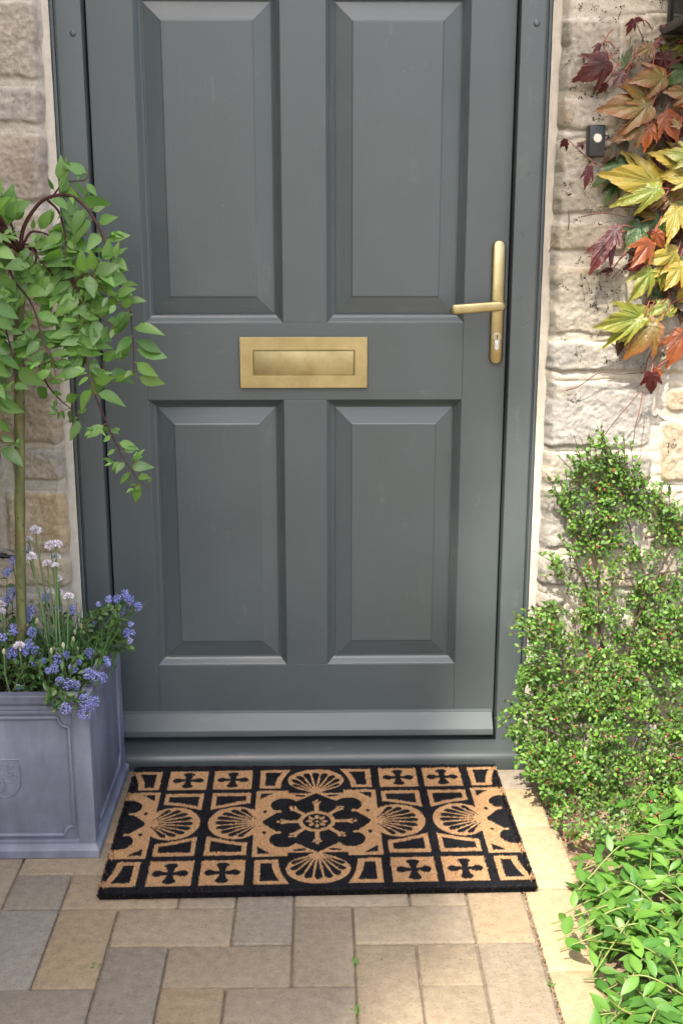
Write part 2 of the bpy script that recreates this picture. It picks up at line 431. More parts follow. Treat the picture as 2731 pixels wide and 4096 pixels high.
def far_rows(S, xa, xb, z0, z1, seed):
    r = random.Random(seed); z = z0
    while z < z1:
        hh = r.choice((.11, .15, .2, .24)); x = xa
        while x < xb:
            ww = r.uniform(.22, .48); t = r.uniform(.85, 1.1)
            S.append((x+.012, min(x+ww, xb)-.012, z+.014, z+hh-.014, (.38*t, .33*t, .26*t), .011)); x += ww
        z += hh
SR = stones_right(); far_rows(SR, 1.0, 1.7, -.05, 1.6, 5); far_rows(SR, .49, 1.7, 1.6, 2.5, 6)
SL = stones_left(); far_rows(SL, -1.8, -1.0, -.05, 1.6, 7); far_rows(SL, -1.8, -.4985, 1.62, 2.5, 8)
SM = []; far_rows(SM, -.5, .5, 2.03, 2.5, 9)
def wall_field(X, Z, S, side):
    wx = X+.006*fbm(X*22, Z*22, seed=11, octv=3); wz = Z+.006*fbm(X*22, Z*22, seed=17, octv=3)
    d = np.full(X.shape, 9.0); col = np.zeros(X.shape+(3,)); pr = np.zeros(X.shape); sid = np.zeros(X.shape)
    for k, (x0, x1, z0, z1, c, p) in enumerate(S):
        rr = .014; qx = np.abs(wx-(x0+x1)/2)-(x1-x0)/2+rr; qz = np.abs(wz-(z0+z1)/2)-(z1-z0)/2+rr
        dd = np.hypot(np.maximum(qx, 0), np.maximum(qz, 0))+np.minimum(np.maximum(qx, qz), 0)-rr
        m = dd < d; d = np.where(m, dd, d); pr = np.where(m, p, pr); sid = np.where(m, k, sid); col[m] = c
    st = sstep(.003, -.006, d)
    rough = .0028*fbm(X*14+sid*3.1, Z*14, seed=23)+.0020*fbm(X*55, Z*80, seed=29, octv=4)+.0024*fbm(X*190, Z*210, seed=77, octv=2)
    mor = .0030*fbm(X*24, Z*70, seed=31, octv=4)+.0010*fbm(X*260, Z*260, seed=33, octv=2)
    crack = -.0045*np.exp(-((d-.002)/.0025)**2)*sstep(-.05, .35, fbm(X*9, Z*9, seed=41))
    hgt = -MORT + st*(pr*.62+rough)+(1-st)*mor + crack
    v = fbm(X*11+sid*7.3, Z*11, seed=51); v2 = fbm(X*60, Z*60, seed=57, octv=3)
    col = col*(1+.22*v+.10*v2)[..., None]
    och = sstep(.15, .5, fbm(X*7+sid*1.7, Z*9, seed=61))[..., None]; col = col*(1-och*.35)+col*np.array((1.18, .98, .70))*och*.35
    pale = (sstep(.12, .42, fbm(X*26, Z*38, seed=65, octv=4))*sstep(-.2, .35, fbm(X*6, Z*6, seed=67)))[..., None]
    col = col*np.array((.89, .935, .99)) if side > 0 else col*np.array((1.55, 1.56, 1.57))
    tgt = np.array((.50, .465, .41)) if side > 0 else np.array((.44, .415, .385))
    col = col*(1-.55*pale)+tgt*.55*pale
    mc = (np.array((.49, .45, .375)) if side > 0 else np.array((.52, .47, .395)))*(1+.10*fbm(X*9, Z*9, seed=71)+.07*v2)[..., None]
    s2 = sstep(.003, -.003, d)[..., None]
    return hgt, col*s2+mc*(1-s2), d
def edge_x(z, side): return side*(.4975+.0035*fbm(z*9, z*0+side*5.0, seed=81, octv=3))
wall = thing('house_wall', 'pale sandstone house wall with wide lime mortar joints on both sides of the grey door', 'wall', (0, .1, 0))
zz = np.concatenate([np.arange(-.06, 1.66, .0033), np.linspace(1.67, 2.5, 60)])
def wall_side(S, side):
    t = np.concatenate([np.arange(0, .36, .0033), np.linspace(.37, 1.25, 70)])
    T, Z = np.meshgrid(t, zz); X = edge_x(Z, side)+side*T
    H, C_, D_ = wall_field(X, Z, S, side)
    H = H-(.042*(1-sstep(-.010, .016, T+.006*fbm(Z*30, Z*0+3, seed=91, octv=3))))
    keep_s = D_[:-1, :-1] < .001
    grid_mesh('stonework', X, -H, Z, C_, M_STONE, wall, keep_s, flip=side < 0)
    grid_mesh('mortar', X, -H, Z, C_, M_MORTAR, wall, ~keep_s, flip=side < 0)
wall_side(SR, 1); wall_side(SL, -1)
X, Z = np.meshgrid(np.linspace(-.51, .51, 130), np.linspace(2.02, 2.5, 70)); H, C_, D_ = wall_field(X, Z, SM, 1)
grid_mesh('lintel', X, -H, Z, C_, M_STONE, wall)
def wall_y(x, z):
    H, _, _ = wall_field(np.array([[x]]), np.array([[z]]), SR if x > 0 else SL, 1 if x > 0 else -1); return -float(H[0, 0])
for sd in (1, -1):       # strip of pointing between frame and stone
    zs = np.arange(0.0, 2.02, .006); mb = MB(); vs = []; n = 6
    for z in zs:
        xe = float(edge_x(np.array(z), sd))+sd*.004; xi = sd*.4835
        for k in range(n):
            f = k/(n-1); vs.append((xi+(xe-xi)*f, -.036-.006*math.sin(math.pi*f*.6)-.0012*float(vnoise(z*40, f*3, seed=5)), z))
    mb.add(vs, [(r*n+k, r*n+k+1, (r+1)*n+k+1, (r+1)*n+k)[::sd] for r in range(len(zs)-1) for k in range(n-1)])
    mb.build('pointing', M_SEAL, wall)
b = MB(); b.box(-1.8, -.49, .03, .12, -.06, 2.5); b.box(.49, 1.75, .03, .12, -.06, 2.5); b.box(-.489, .489, .03, .12, 2.02, 2.5); b.build('inner_masonry', M_MORTAR, wall, smooth=False)

# ================================================================== FRONT DOOR
door = thing('front_door', 'dark grey painted panelled front door in its frame with brass fittings', 'door', (0, 0, .05))
fr = MB()
def jamb(sd):
    pr = [(.4236, .05), (.4236, -.0285), (.4241, -.0297), (.4252, -.030), (.4712, -.030), (.4723, -.0294), (.4727, -.0275), (.4727, -.021), (.4772, -.021), (.4772, -.0275), (.4778, -.0290), (.479, -.0296), (.4825, -.0296), (.4834, -.029), (.4838, -.0275), (.4838, .05)]
    fr.extrude_z([(sd*x, y) for x, y in pr][::sd], .0475, 2.02)
jamb(1); jamb(-1); fr.box(-.4232, .4232, -.030, .05, 1.972, 2.02, .0015)
for sd in (1, -1): fr.box(min(sd*.405, sd*.4233), max(sd*.405, sd*.4233), .0455, .06, .05, 1.97)
fro = fr.build('door_frame', M_PV, door, auto=18, recalc=True)
for sd, (u, v) in ((1, (2147, 91)), (-1, (291, 130))):
    p = ony(u, v, -.031); s_ = MB()
    s_.add([(p[0]+.0062*math.cos(a*math.pi/8)*(1 if k < 2 else .6), (-.0298, -.0312, -.0322, -.0317)[k], p[2]+.0062*math.sin(a*math.pi/8)*(1 if k < 2 else .6)) for k in range(3) for a in range(16)],
           [(k*16+a, k*16+(a+1) % 16, (k+1)*16+(a+1) % 16, (k+1)*16+a) for k in range(2) for a in range(16)]+[tuple(32+a for a in range(16))])
    s_.build('screw_cap', M_PV, fro, recalc=True)
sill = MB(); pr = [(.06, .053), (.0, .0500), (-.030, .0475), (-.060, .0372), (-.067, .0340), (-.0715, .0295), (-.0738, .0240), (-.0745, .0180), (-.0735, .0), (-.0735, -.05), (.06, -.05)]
sill.extrude_x(pr, -.487, .4838); sill.build('threshold', paint('worn_shaded_sill_paint', 'h', (.048, .059, .061)), door, auto=27, recalc=True)  # sill colour darkened for wear and for shade under the weather bar
LZ0, LZ1, LX = .066, 1.968, .4196
PXS = [(-.3298, -.0443), (.0459, .3304)]; PZS = [(.2200, .8154), (.9762, 1.6155), (1.72, 1.88)]
lf = MB(); g = .00018; e = .0007
lf.box(-LX, -.3298-g, 0, .044, LZ0, LZ1, e); lf.box(.3304+g, LX, 0, .044, LZ0, LZ1, e)
for (z0, z1) in ((LZ0, .2200), (.8154, .9762), (1.6155, 1.72), (1.88, LZ1)): lf.box(-.3298, .3304, 0, .044, z0, z1, e, mi=1)
for (z0, z1) in PZS: lf.box(-.0443, .0459, 0, .044, z0+g, z1-g, e)
leaf_o = lf.build('door_leaf', [M_PV, M_PH], door, smooth=False)
PROF = [(0, .0012), (.0008, .0030), (.0024, .0042), (.0100, .0130), (.0140, .0160), (.0150, .0190), (.0172, .0195), (.0180, .0172), (.0200, .0166), (.0515, .0095), (.0535, .0080), (.0552, .0078)]
def panel(x0, x1, z0, z1):
    mb = MB(); vs = []
    for (d, y) in PROF: vs += [(x0+d, y, z0+d), (x1-d, y, z0+d), (x1-d, y, z1-d), (x0+d, y, z1-d)]
    n = len(PROF)
    for k in range(n-1):
        for c in range(4):
            q = [k*4+c, k*4+(c+1) % 4, (k+1)*4+(c+1) % 4, (k+1)*4+c]
            mb.add([vs[i] for i in q], [(0, 1, 2, 3)], None, 1 if c in (0, 2) else 0)
    mb.add([vs[(n-1)*4+c] for c in range(4)], [(0, 1, 2, 3)], None, 0)
    mb.build('panel', [M_PV, M_PH], leaf_o, smooth=False)
for (x0, x1) in PXS:
    for (z0, z1) in PZS: panel(x0, x1, z0, z1)
wb = MB(); pr = [(.0, .1115), (-.0045, .1105), (-.0062, .1090), (-.0066, .1068), (-.0355, .0810), (-.0378, .0790), (-.0384, .0770), (-.0384, .0655), (-.0372, .0640), (-.030, .0640), (-.028, .068), (.0, .068)]
wb.extrude_x(pr, -.4148, .4152); wb.build('weather_bar', M_PH, leaf_o, auto=30, recalc=True)

lp = MB(); x0, x1, z0, z1 = -.1348, .1311, .8412, .9475; ix0, ix1, iz0, iz1 = x0+.0275, x1-.0268, z0+.0262, z1-.0268
def ringrect(mb, loops):
    vs = []
    for (a0, a1, b0, b1, y) in loops: vs += [(a0, y, b0), (a1, y, b0), (a1, y, b1), (a0, y, b1)]
    for k in range(len(loops)-1):
        for c in range(4): mb.add([vs[i] for i in (k*4+c, k*4+(c+1) % 4, (k+1)*4+(c+1) % 4, (k+1)*4+c)], [(0, 1, 2, 3)])
ringrect(lp, [(x0, x1, z0, z1, -.0002), (x0, x1, z0, z1, -.0066), (x0+.0009, x1-.0009, z0+.0009, z1-.0009, -.0076), (ix0-.0007, ix1+.0007, iz0-.0007, iz1+.0007, -.0076), (ix0, ix1, iz0, iz1, -.0068), (ix0, ix1, iz0, iz1, -.0002)])
lp.add([(x0+.003, -.0003, z0+.003), (x1-.003, -.0003, z0+.003), (x1-.003, -.0003, z1-.003), (x0+.003, -.0003, z1-.003)], [(0, 1, 2, 3)])
lpo = lp.build('letter_plate', M_BRASS, door, smooth=False)
fl = MB(); fl.box(ix0+.0014, ix1-.0014, -.0030, -.0004, iz0+.0008, iz1-.0018, .0012, 3); fl.build('flap', M_BRASS2, lpo, auto=40)

hd = MB(); cx, zb, zt, hw, dep = .3992, .8911, 1.1428, .0138, .0085
def stadium(ins, y):
    o = []; r = hw-ins
    for k in range(17): a = math.pi*k/16; o.append((cx+r*math.cos(a), y, zt-hw+r*math.sin(a)))
    for k in range(17): a = math.pi+math.pi*k/16; o.append((cx+r*math.cos(a), y, zb+hw+r*math.sin(a)))
    return o
rings = [stadium(0, 0), stadium(0, -dep+.0022), stadium(.0006, -dep+.0008), stadium(.0018, -dep)]; n = len(rings[0])
hd.add([p for r in rings for p in r], [(k*n+i, k*n+(i+1) % n, (k+1)*n+(i+1) % n, (k+1)*n+i) for k in range(3) for i in range(n)]+[tuple(3*n+i for i in range(n))])
hdo = hd.build('door_handle', M_BRASS, door, auto=40, recalc=True)
lv = MB(); pz = 1.0135
lv.tube([(cx, -.006, pz), (cx, -.012, pz)], [.0125, .0118], 20); lv.tube([(cx, -.011, pz), (cx, -.046, pz)], [.0088, .0078], 20)
A = np.array((cx+.0105, -.0495, pz+.0012)); B = np.array((.2955, -.0530, pz-.0070)); n = 16; vs = []; fs = []; K = 18
for k in range(K+1):
    t = k/K; c = A+(B-A)*t
    e_ = 1.0
    if t < .09: e_ = math.sqrt(max(0, 1-((.09-t)/.09)**2))
    if t > .93: e_ = math.sqrt(max(0, 1-((t-.93)/.07)**2))
    hh, hy = .0098*max(e_, .08)*(1+.06*t), .0052*max(e_, .12)
    for i in range(n):
        a = 2*math.pi*i/n; ca, sa = math.cos(a), math.sin(a)
        vs.append((c[0], c[1]+hy*math.copysign(abs(ca)**.6, ca), c[2]+hh*math.copysign(abs(sa)**.6, sa)))
for k in range(K):
    for i in range(n): fs.append((k*n+i, k*n+(i+1) % n, (k+1)*n+(i+1) % n, (k+1)*n+i))
fs += [tuple(range(n)), tuple(K*n+i for i in range(n))]
lv.add(vs, fs); lv.build('lever', M_BRASS2, hdo, recalc=True, auto=60)
def disc(mb, c, r, y0, y1, n=24, chamf=.0006):
    pts = []
    for (rr, y) in ((r, y0), (r, y1+chamf), (r-chamf, y1)):
        pts += [(c[0]+rr*math.cos(2*math.pi*i/n), y, c[1]+rr*math.sin(2*math.pi*i/n)) for i in range(n)]
    mb.add(pts, [(k*n+i, k*n+(i+1) % n, (k+1)*n+(i+1) % n, (k+1)*n+i) for k in range(2) for i in range(n)]+[tuple(2*n+i for i in range(n))])
lc = MB(); zc = .9478; xc = .3998
disc(lc, (xc, zc), .0086, -.008, -.0102); lc.box(xc-.0052, xc+.0052, -.0099, -.008, zc-.0235, zc-.004, .001); disc(lc, (xc, zc-.0225), .0052, -.008, -.00991)
lco = lc.build('lock_cylinder', M_STEEL, hdo, recalc=True, auto=40)
pl = MB(); disc(pl, (xc, zc), .0067, -.0100, -.0112); pl.build('lock_plug', M_BRASS, lco, recalc=True, auto=40)
kh = MB(); kh.box(xc-.0009, xc+.0009, -.0116, -.0108, zc-.0010, zc+.0036); kh.box(xc-.0016, xc+.0003, -.0116, -.0109, zc-.0016, zc+.0004); kh.box(xc-.0007, xc+.0008, -.0116, -.0109, zc-.0040, zc-.0014); kh.build('keyhole', M_DARK, lco, smooth=False)

# ================================================================== DOORMAT
MX, MY, MRO, MW, MD, MT = .01813, -.0705, .01648, .784, .501, .015
PER = 452.0
def ell(u, v, cu, cv, ru, rv_): return ((u-cu)/ru)**2+((v-cv)/rv_)**2 < 1
def pattern(u, v):                     # u,v in mm from the mat centre -> True where the coir is left tan
    uu = np.abs(((u+PER/2) % PER)-PER/2); vv = np.abs(v)
    A = np.zeros(u.shape, bool)
    def rect(a, b, c, d): return (uu > a) & (uu < b) & (vv > c) & (vv < d)
    # four-armed cross squares
    sq = rect(137, 219, 142, 226); cu, cv = 178, 184; du, dv = np.abs(uu-cu), np.abs(vv-cv)
    arm = (du < 4.2+.23*dv) & (dv < 26) | ell(du, dv, 0, 26.5, 12.5, 9) | (dv < 4.2+.20*du) & (du < 24) | ell(du, dv, 23, 0, 10.5, 11)
    A |= sq & ~arm
    # concave cornered piece beside the end shell
    lim = lambda x0, x1: x0+(x1-x0)*(((vv-144)/82).clip(0, 1))**2.2
    o = (uu < 119) & (vv > 143) & (vv < 226) & (uu > 118-(118-75)-(75-54)*(((vv-143)/83).clip(0, 1))**2.0)
    i = (uu < 108) & (vv > 154) & (vv < 215.5) & (uu > 87-(87-71)*(((vv-154)/62).clip(0, 1))**1.8)
    A |= o & ~i
    # bowed bars beside the side shells
    f = ((uu-137)/80).clip(0, 1); lo = 79-26*f**1.35
    A |= rect(137, 217, 0, 123.5) & (vv > lo) & ~((uu > 146) & (uu < 208) & (vv < 112) & (vv > lo+11))
    # surround of the central star
    fr = rect(0, 125, 0, 131) & ~((uu < 58) & (vv > 118+.0*uu))
    star = (uu/113+vv/100.0 < 1) & (uu+0*vv < 114)
    star = ((vv < (113-uu)*45/38.0) & (uu > 60)) | ((uu < (118-vv)*44/36.0) & (vv > 60)) | ((uu < 66) & (vv < 66))
    star |= ell(uu, vv, 66, 69, 28, 29)
    star &= ~(((uu-76)/9.5)**2+((vv-42)/7)**2 < .35)
    tri = (uu > 86) & (uu < 116.5) & (vv > 92) & (vv < 120.5) & ((uu-84)/33+(vv-90)/31 > 1.12)
    tri |= (np.abs(uu-105)/5.5+np.abs(vv-42)/8 < 1) | (((uu-34)/13)**2+((vv-108-.12*(uu-34))/4.2)**2 < 1)
    fr &= ~star & ~tri
    A |= fr
    # shells
    def shell(ax, la, apex, cen, ra, rl):
        dsk = ((ax-cen)/ra)**2+(la/rl)**2 < 1
        tap = (ax > apex-4) & (ax < cen) & (la < 10+(rl-8)*((ax-apex)/(cen-apex)).clip(0, 1)**.8)
        body = dsk | tap
        r = np.hypot(ax-apex, la); th = np.arctan2(la, ax-apex)
        cut = np.zeros(ax.shape, bool)
        for k in range(0, 5):
            a0 = k*math.radians(13.5)
            # distance from apex to the rim along this petal
            c_, s_ = math.cos(a0), math.sin(a0); qa = (c_/ra)**2+(s_/rl)**2; qb = 2*c_*(apex-cen)/ra**2; qc = ((apex-cen)/ra)**2-1
            R = (-qb+math.sqrt(max(qb*qb-4*qa*qc, 0)))/(2*qa)
            f = r/max(R, 1)
            wdt = .038+.082*(f/.9).clip(0, 1)**1.4
            end = np.sqrt((1-((f-.72)/.15).clip(0, 1)**2).clip(0, 1))
            cut |= (np.abs(th-a0) < wdt*end) & (f > .20+.05*(k % 2)) & (f < .87)
        return body, body & ~cut
    bd, sh = shell(uu, vv, 113.0, 163.0, 55.0, 64.0); A = np.where(bd, sh, A)
    bd, sh = shell(vv, uu, 122.0, 177.0, 49.0, 60.0); A = np.where(bd & (vv > 118), sh, A)
    # centre medallion with its eight tipped spokes
    ct = np.hypot(uu, vv/1.1); A &= ~(ct < 38)
    A |= (ct < 37) & (ct > 28); A |= ct < 3.6
    for k in range(8):
        a = k*math.pi/4; c_, s_ = math.cos(a), math.sin(a)
        p = u*0+uu*c_+(vv/1.1)*s_; q = -uu*s_+(vv/1.1)*c_
        pp = np.where(np.cos(a) < -.01, 0*p, p)
        A |= ((pp-15.5)/6.5)**2+(q/4.2)**2 < 1
        R2 = 73 if k % 2 == 0 else 70
        spk = np.abs(u) < 200
        A |= spk & (pp > 35) & (pp < R2) & (np.abs(q) < 4.2+5.5*((pp-(R2-13))/13).clip(0, 1)) & ~((pp > R2-5) & (np.abs(q) < 3.0-((R2-pp)*.5)))
        A |= spk & (((pp-R2-4)**2+q**2) < 3.9**2)
    A &= (vv < 226) & (np.abs(u) < 391)
    return A
doormat = thing('doormat', 'black and tan coir doormat with shells and crosses lying before the door', 'doormat', (MX, MY-MD/2, 0))
def mat_world(u, v, z):                # u across, v from the back edge toward the viewer (m, centred)
    c, s = math.cos(MRO), math.sin(MRO); return MX+u*c-(-(v+MD/2))*s, MY+u*s+(-(v+MD/2))*c, z
TAN_C, BLK_C = np.array((.57, .36, .19)), np.array((.0085, .0085, .011))
gu, gv = np.meshgrid(np.linspace(-MW/2, MW/2, 500), np.linspace(-MD/2, MD/2, 320))
pt = pattern(gu*1000, gv*1000); x, y, z = mat_world(gu, gv, 0)
edge = np.minimum(MW/2-np.abs(gu), MD/2-np.abs(gv)); zz_ = .003+.0075*sstep(0, .005, edge)
grid_mesh('backing', x, y, zz_, np.where(pt[..., None], TAN_C*.6, BLK_C), M_COIR, doormat, flip=True)
NF = 190000
fu, fv = rng.uniform(-MW/2+.001, MW/2-.001, NF), rng.uniform(-MD/2+.001, MD/2-.001, NF)
ne = 15000                                     # extra tufts along the cut edges
eu = np.concatenate([rng.uniform(-MW/2, MW/2, ne), np.where(rng.random(ne//2) < .5, 1, -1)*(MW/2-.002*rng.random(ne//2))])
ev = np.concatenate([np.where(rng.random(ne) < .5, 1, -1)*(MD/2-.002*rng.random(ne)), rng.uniform(-MD/2, MD/2, ne//2)])
fu, fv = np.concatenate([fu, eu]), np.concatenate([fv, ev]); n = len(fu)
pt = pattern(fu*1000+rng.normal(0, .35, n), fv*1000+rng.normal(0, .35, n))
x, y, _ = mat_world(fu, fv, 0); ang = rng.uniform(0, math.pi, n); hw = rng.uniform(.00035, .0008, n)
ht = rng.uniform(.0108, .0136, n)+.0008*vnoise(fu*60, fv*60, seed=3)-np.where(pt, .0, .0006); lx, ly = rng.normal(0, .0009, n), rng.normal(0, .0009, n)
eg = np.minimum(MW/2-np.abs(fu), MD/2-np.abs(fv)); out = (eg < .004)
lx += np.where(out & (MW/2-np.abs(fu) < .004), np.sign(fu)*rng.uniform(0, .007, n), 0); ly += np.where(out & (MD/2-np.abs(fv) < .004), np.sign(fv)*rng.uniform(-.001, .006, n)*-1, 0)
dx, dy = np.cos(ang)*hw, np.sin(ang)*hw; zb_ = np.where(out, .001, .0080)
V = np.stack([np.stack([x-dx, y-dy, zb_], -1), np.stack([x+dx, y+dy, zb_], -1), np.stack([x+lx+dx*.6, y+ly+dy*.6, ht], -1), np.stack([x+lx-dx*.6, y+ly-dy*.6, ht], -1)], 1).reshape(-1, 3)
jit = rng.uniform(.62, 1.35, n)[:, None]; tc = np.where(pt[:, None], TAN_C*jit*np.array((1, .97, .92)), BLK_C*jit)
stray = rng.random(n) < np.where(pt, .012, np.where(eg < .012, .04, .006)); tc[stray & ~pt] = np.array((.13, .085, .05)); tc[stray & pt] *= .45
fast_mesh('coir_pile', V, np.arange(4*n).reshape(-1, 4), np.repeat(tc, 4, 0), M_COIR, doormat, smooth=False)

# ================================================================== PLANTER
pm, ptt, pp_, po = mat('lead_effect_fibreglass')
n1 = noise(ptt, 7, 4, .6); n2 = noise(ptt, 1.0, 4, .6, map_scale=(15, 15, 4.0)); 
mixn = N(ptt, 'ShaderNodeMath', operation='ADD'); ptt.links.new(n1.outputs[0], mixn.inputs[0]); ptt.links.new(n2.outputs[0], mixn.inputs[1])
hf = N(ptt, 'ShaderNodeMath', operation='MULTIPLY'); hf.inputs[1].default_value = .5; ptt.links.new(mixn.outputs[0], hf.inputs[0])
c = ramp(ptt, hf.outputs[0], [(.36, (.105, .113, .150)), (.5, (.166, .178, .230)), (.64, (.235, .248, .310))])
ptt.links.new(c.outputs[0], pp_.inputs[0]); pp_.inputs['Roughness'].default_value = .48; pp_.inputs['Specular IOR Level'].default_value = .45
fnz = noise(ptt, 300, 2); bump(ptt, pp_, fnz.outputs[0], .08, .001)
M_LEAD = pm
PX1, PYF, PYB, PW = -.4035, -.4255, -.0855, .335
PX0 = PX1-PW; PZ0, PZ1 = .018, .3300; PCX, PCY = (PX0+PX1)/2, (PYF+PYB)/2
planter = thing('planter', 'square grey lead effect planter with a raised tree shield on its front', 'planter', (PCX, PCY, 0))
bd = MB(); th = .013
for (a, c_) in (((PX0, PX1, PYF, PYF+th)), ((PX0, PX1, PYB-th, PYB))), : pass
bd.box(PX0, PX1, PYF, PYF+th, PZ0, PZ1, .002); bd.box(PX0, PX1, PYB-th, PYB, PZ0, PZ1, .002)
bd.box(PX0, PX0+th, PYF+th, PYB-th, PZ0, PZ1, .001); bd.box(PX1-th, PX1, PYF+th, PYB-th, PZ0, PZ1, .001); bd.box(PX0+.01, PX1-.01, PYF+.01, PYB-.01, .004, .03)
bdo = bd.build('body', M_LEAD, planter, auto=40)
def ringprof(mb, prof):            # prof: list of (outset, z); a moulding that runs round the square
    vs = []
    for o_, z_ in prof: vs += [(PX0-o_, PYF-o_, z_), (PX1+o_, PYF-o_, z_), (PX1+o_, PYB+o_, z_), (PX0-o_, PYB+o_, z_)]
    for k in range(len(prof)-1):
        for q in range(4): mb.add([vs[i] for i in (k*4+q, k*4+(q+1) % 4, (k+1)*4+(q+1) % 4, (k+1)*4+q)], [(0, 1, 2, 3)])
mb = MB(); ringprof(mb, [(-.004, 0), (.0095, .0), (.0108, .0015), (.0112, .003), (.0112, .0165), (.0106, .0180), (.0092, .0190), (.0062, .0245), (.0050, .0275), (.0045, .0290), (-.002, .0292)]); mb.build('plinth', M_LEAD, planter, auto=50)
mb = MB(); ringprof(mb, [(-.002, .3030), (.0044, .3034), (.0052, .3046), (.0052, .3078), (.0046, .3090), (.0046, .3118), (.0070, .3170), (.0078, .3185), (.0080, .3310), (.0072, .3330), (.0052, .3338), (-.0115, .3338), (-.0130, .3325), (-.0130, .30)]); mb.build('rim', M_LEAD, planter, auto=50)
def side_xf(k):                    # local (a across -1..1 from centre, out, z) -> world
    if k == 0: return lambda a, o_, z: (PCX+a, PYF-o_, z)
    if k == 1: return lambda a, o_, z: (PX1+o_, PCY+a, z)
    if k == 2: return lambda a, o_, z: (PCX-a, PYB+o_, z)
    return lambda a, o_, z: (PX0-o_, PCY-a, z)
for k in range(4):
    xf = side_xf(k); W2 = (PW if k % 2 == 0 else PYB-PYF)/2; mb = MB(); B_ = .0265; o1 = .0052
    def strip(a0, a1, z0, z1):
        c8 = [(a0, z0), (a1, z0), (a1, z1), (a0, z1)]; ins = .0025; i8 = [(a0+ins, z0+ins), (a1-ins, z0+ins), (a1-ins, z1-ins), (a0+ins, z1-ins)]
        vs = [xf(a, .0, z) for a, z in c8]+[xf(a, o1-.0008, z) for a, z in c8]+[xf(a, o1, z) for a, z in i8]
        mb.add(vs, [(0, 1, 5, 4), (1, 2, 6, 5), (2, 3, 7, 6), (3, 0, 4, 7), (4, 5, 9, 8), (5, 6, 10, 9), (6, 7, 11, 10), (7, 4, 8, 11), (8, 9, 10, 11)])
    strip(-W2-o1+.0004, -W2+B_, .029, .303); strip(W2-B_, W2+o1-.0004, .029, .303); strip(-W2+B_, W2-B_, .029, .0375); strip(-W2+B_, W2-B_, .2955, .303)
    A0, Z0_, Z1_, rc = W2-B_-.0085, .0462, .2875, .019; path = []
    for (sx, zc_, a0, a1) in ((1, Z0_, 180, 90), (1, Z1_, 270, 180), (-1, Z1_, 0, -90), (-1, Z0_, 90, 0)):
        for q in range(8):
            a = R_(a0+(a1-a0)*q/7); path.append(xf(sx*A0+rc*math.cos(a), .0012, zc_+rc*math.sin(a)))
    path.append(path[0]); mb.tube(path, .0040, 8, cap=False)
    mb.build('raised_border', M_LEAD, bdo, auto=35, recalc=True)
# shield emblem with its tree
em = MB(); F = lambda a, o_, z: (PCX+.0065+a, PYF-o_, z)
shp = [(-.030, .2020), (.030, .2020), (.0315, .185), (.0315, .160), (.030, .150), (.024, .138), (.012, .128), (0, .1245)]
shp = shp+[(-a, z) for a, z in shp[::-1][1:-1]]
em.tube([F(a, .0003, z) for a, z in shp+[shp[0]]], .0016, 6, cap=False)
for sd in (-1, 1):
    em.tube([F(sd*.0022, .0004, .158), F(sd*.0020, .0004, .148), F(sd*.0030, .0004, .140), F(sd*.0065, .0004, .1345), F(sd*.0115, .0003, .1330)], [.0016, .0015, .0014, .0011, .0006], 6)
for q in range(150):
    a = random.uniform(-.026, .026); z = random.uniform(.151, .1965)
    if (a/.0255)**2+((z-.174)/.0225)**2 > 1: continue
    an = math.atan2(z-.165, a); t = MB(); L_ = random.uniform(.0022, .0036); wd = .0015
    o_, ca, sa = .0006, math.cos(an), math.sin(an); bm = bmesh.new(); bmesh.ops.create_icosphere(bm, subdivisions=1, radius=1)
    em.add([F(a+q_.co.x*L_*ca-q_.co.z*wd*sa, .0002+q_.co.y*.0014, z+q_.co.x*L_*sa+q_.co.z*wd*ca) for q_ in bm.verts], [[p.index for p in f.verts] for f in bm.faces]); bm.free()
em.build('tree_emblem', M_LEAD, bdo, auto=60)
sx, sy = np.meshgrid(np.linspace(PX0+.0125, PX1-.0125, 70), np.linspace(PYF+.0125, PYB-.0125, 70))
h = .292+.006*fbm(sx*40, sy*40, seed=2)+.004*fbm(sx*120, sy*120, seed=4)
tag(kind(grid_mesh('potting_soil', sx, sy, h, np.ones(sx.shape+(3,))*np.array((.035, .024, .016)), M_SOIL), 'stuff'), 'dark potting soil under the plants inside the grey planter', 'soil')

# ================================================================== WEEPING WILLOW IN THE PLANTER
BARK_G, BARK_R = np.array((.135, .145, .055)), np.array((.060, .016, .016))
willow = thing('willow_tree', 'small weeping willow with slim green trunk growing from the grey planter', 'tree', (-.552, -.28, .29))
TY = -.28
tr = [ony(83, 2640, TY), ony(85, 2450, TY), ony(81, 2200, TY), ony(79, 1900, TY), ony(78, 1600, TY), ony(76, 1350, TY), ony(78, 1150, TY), ony(84, 1010, TY)]
tr = smooth_path(tr, 6); mb = MB()
mb.tube(tr, [.0098+.0006*math.sin(i*1.7) for i in range(len(tr))], 14, [tuple(BARK_G*(1+.25*math.sin(i*.9+k))*np.array((1.15 if i % 9 == 4 else 1, .9 if i % 9 == 4 else 1, 1))) for i in range(len(tr)) for k in range(14)])
for q in range(26):
    p = tr[random.randrange(3, len(tr)-3)]; a = random.uniform(-2.6, -.4); mb.blob((p[0]+.0094*math.cos(a), p[1]+.0094*math.sin(a), p[2]+random.uniform(-.01, .01)), (.0018, .0018, .0026), (.09, .05, .03))
mb.build('trunk', M_BARK, willow)
HEAD = np.array(tr[-1])
def c3(x, y, yy): return ony(x/1.47, 500+y/1.47, yy)
brs = []
def br(pts, y0, y1, r0=.0030, r1=.0010, dens=1.0, lmax=1.0, start=.12):
    n = len(pts); P = [c3(x, y, y0+(y1-y0)*i/(n-1)) for i, (x, y) in enumerate(pts)]
    brs.append((smooth_path(P, 5), r0, r1, dens, lmax, start))
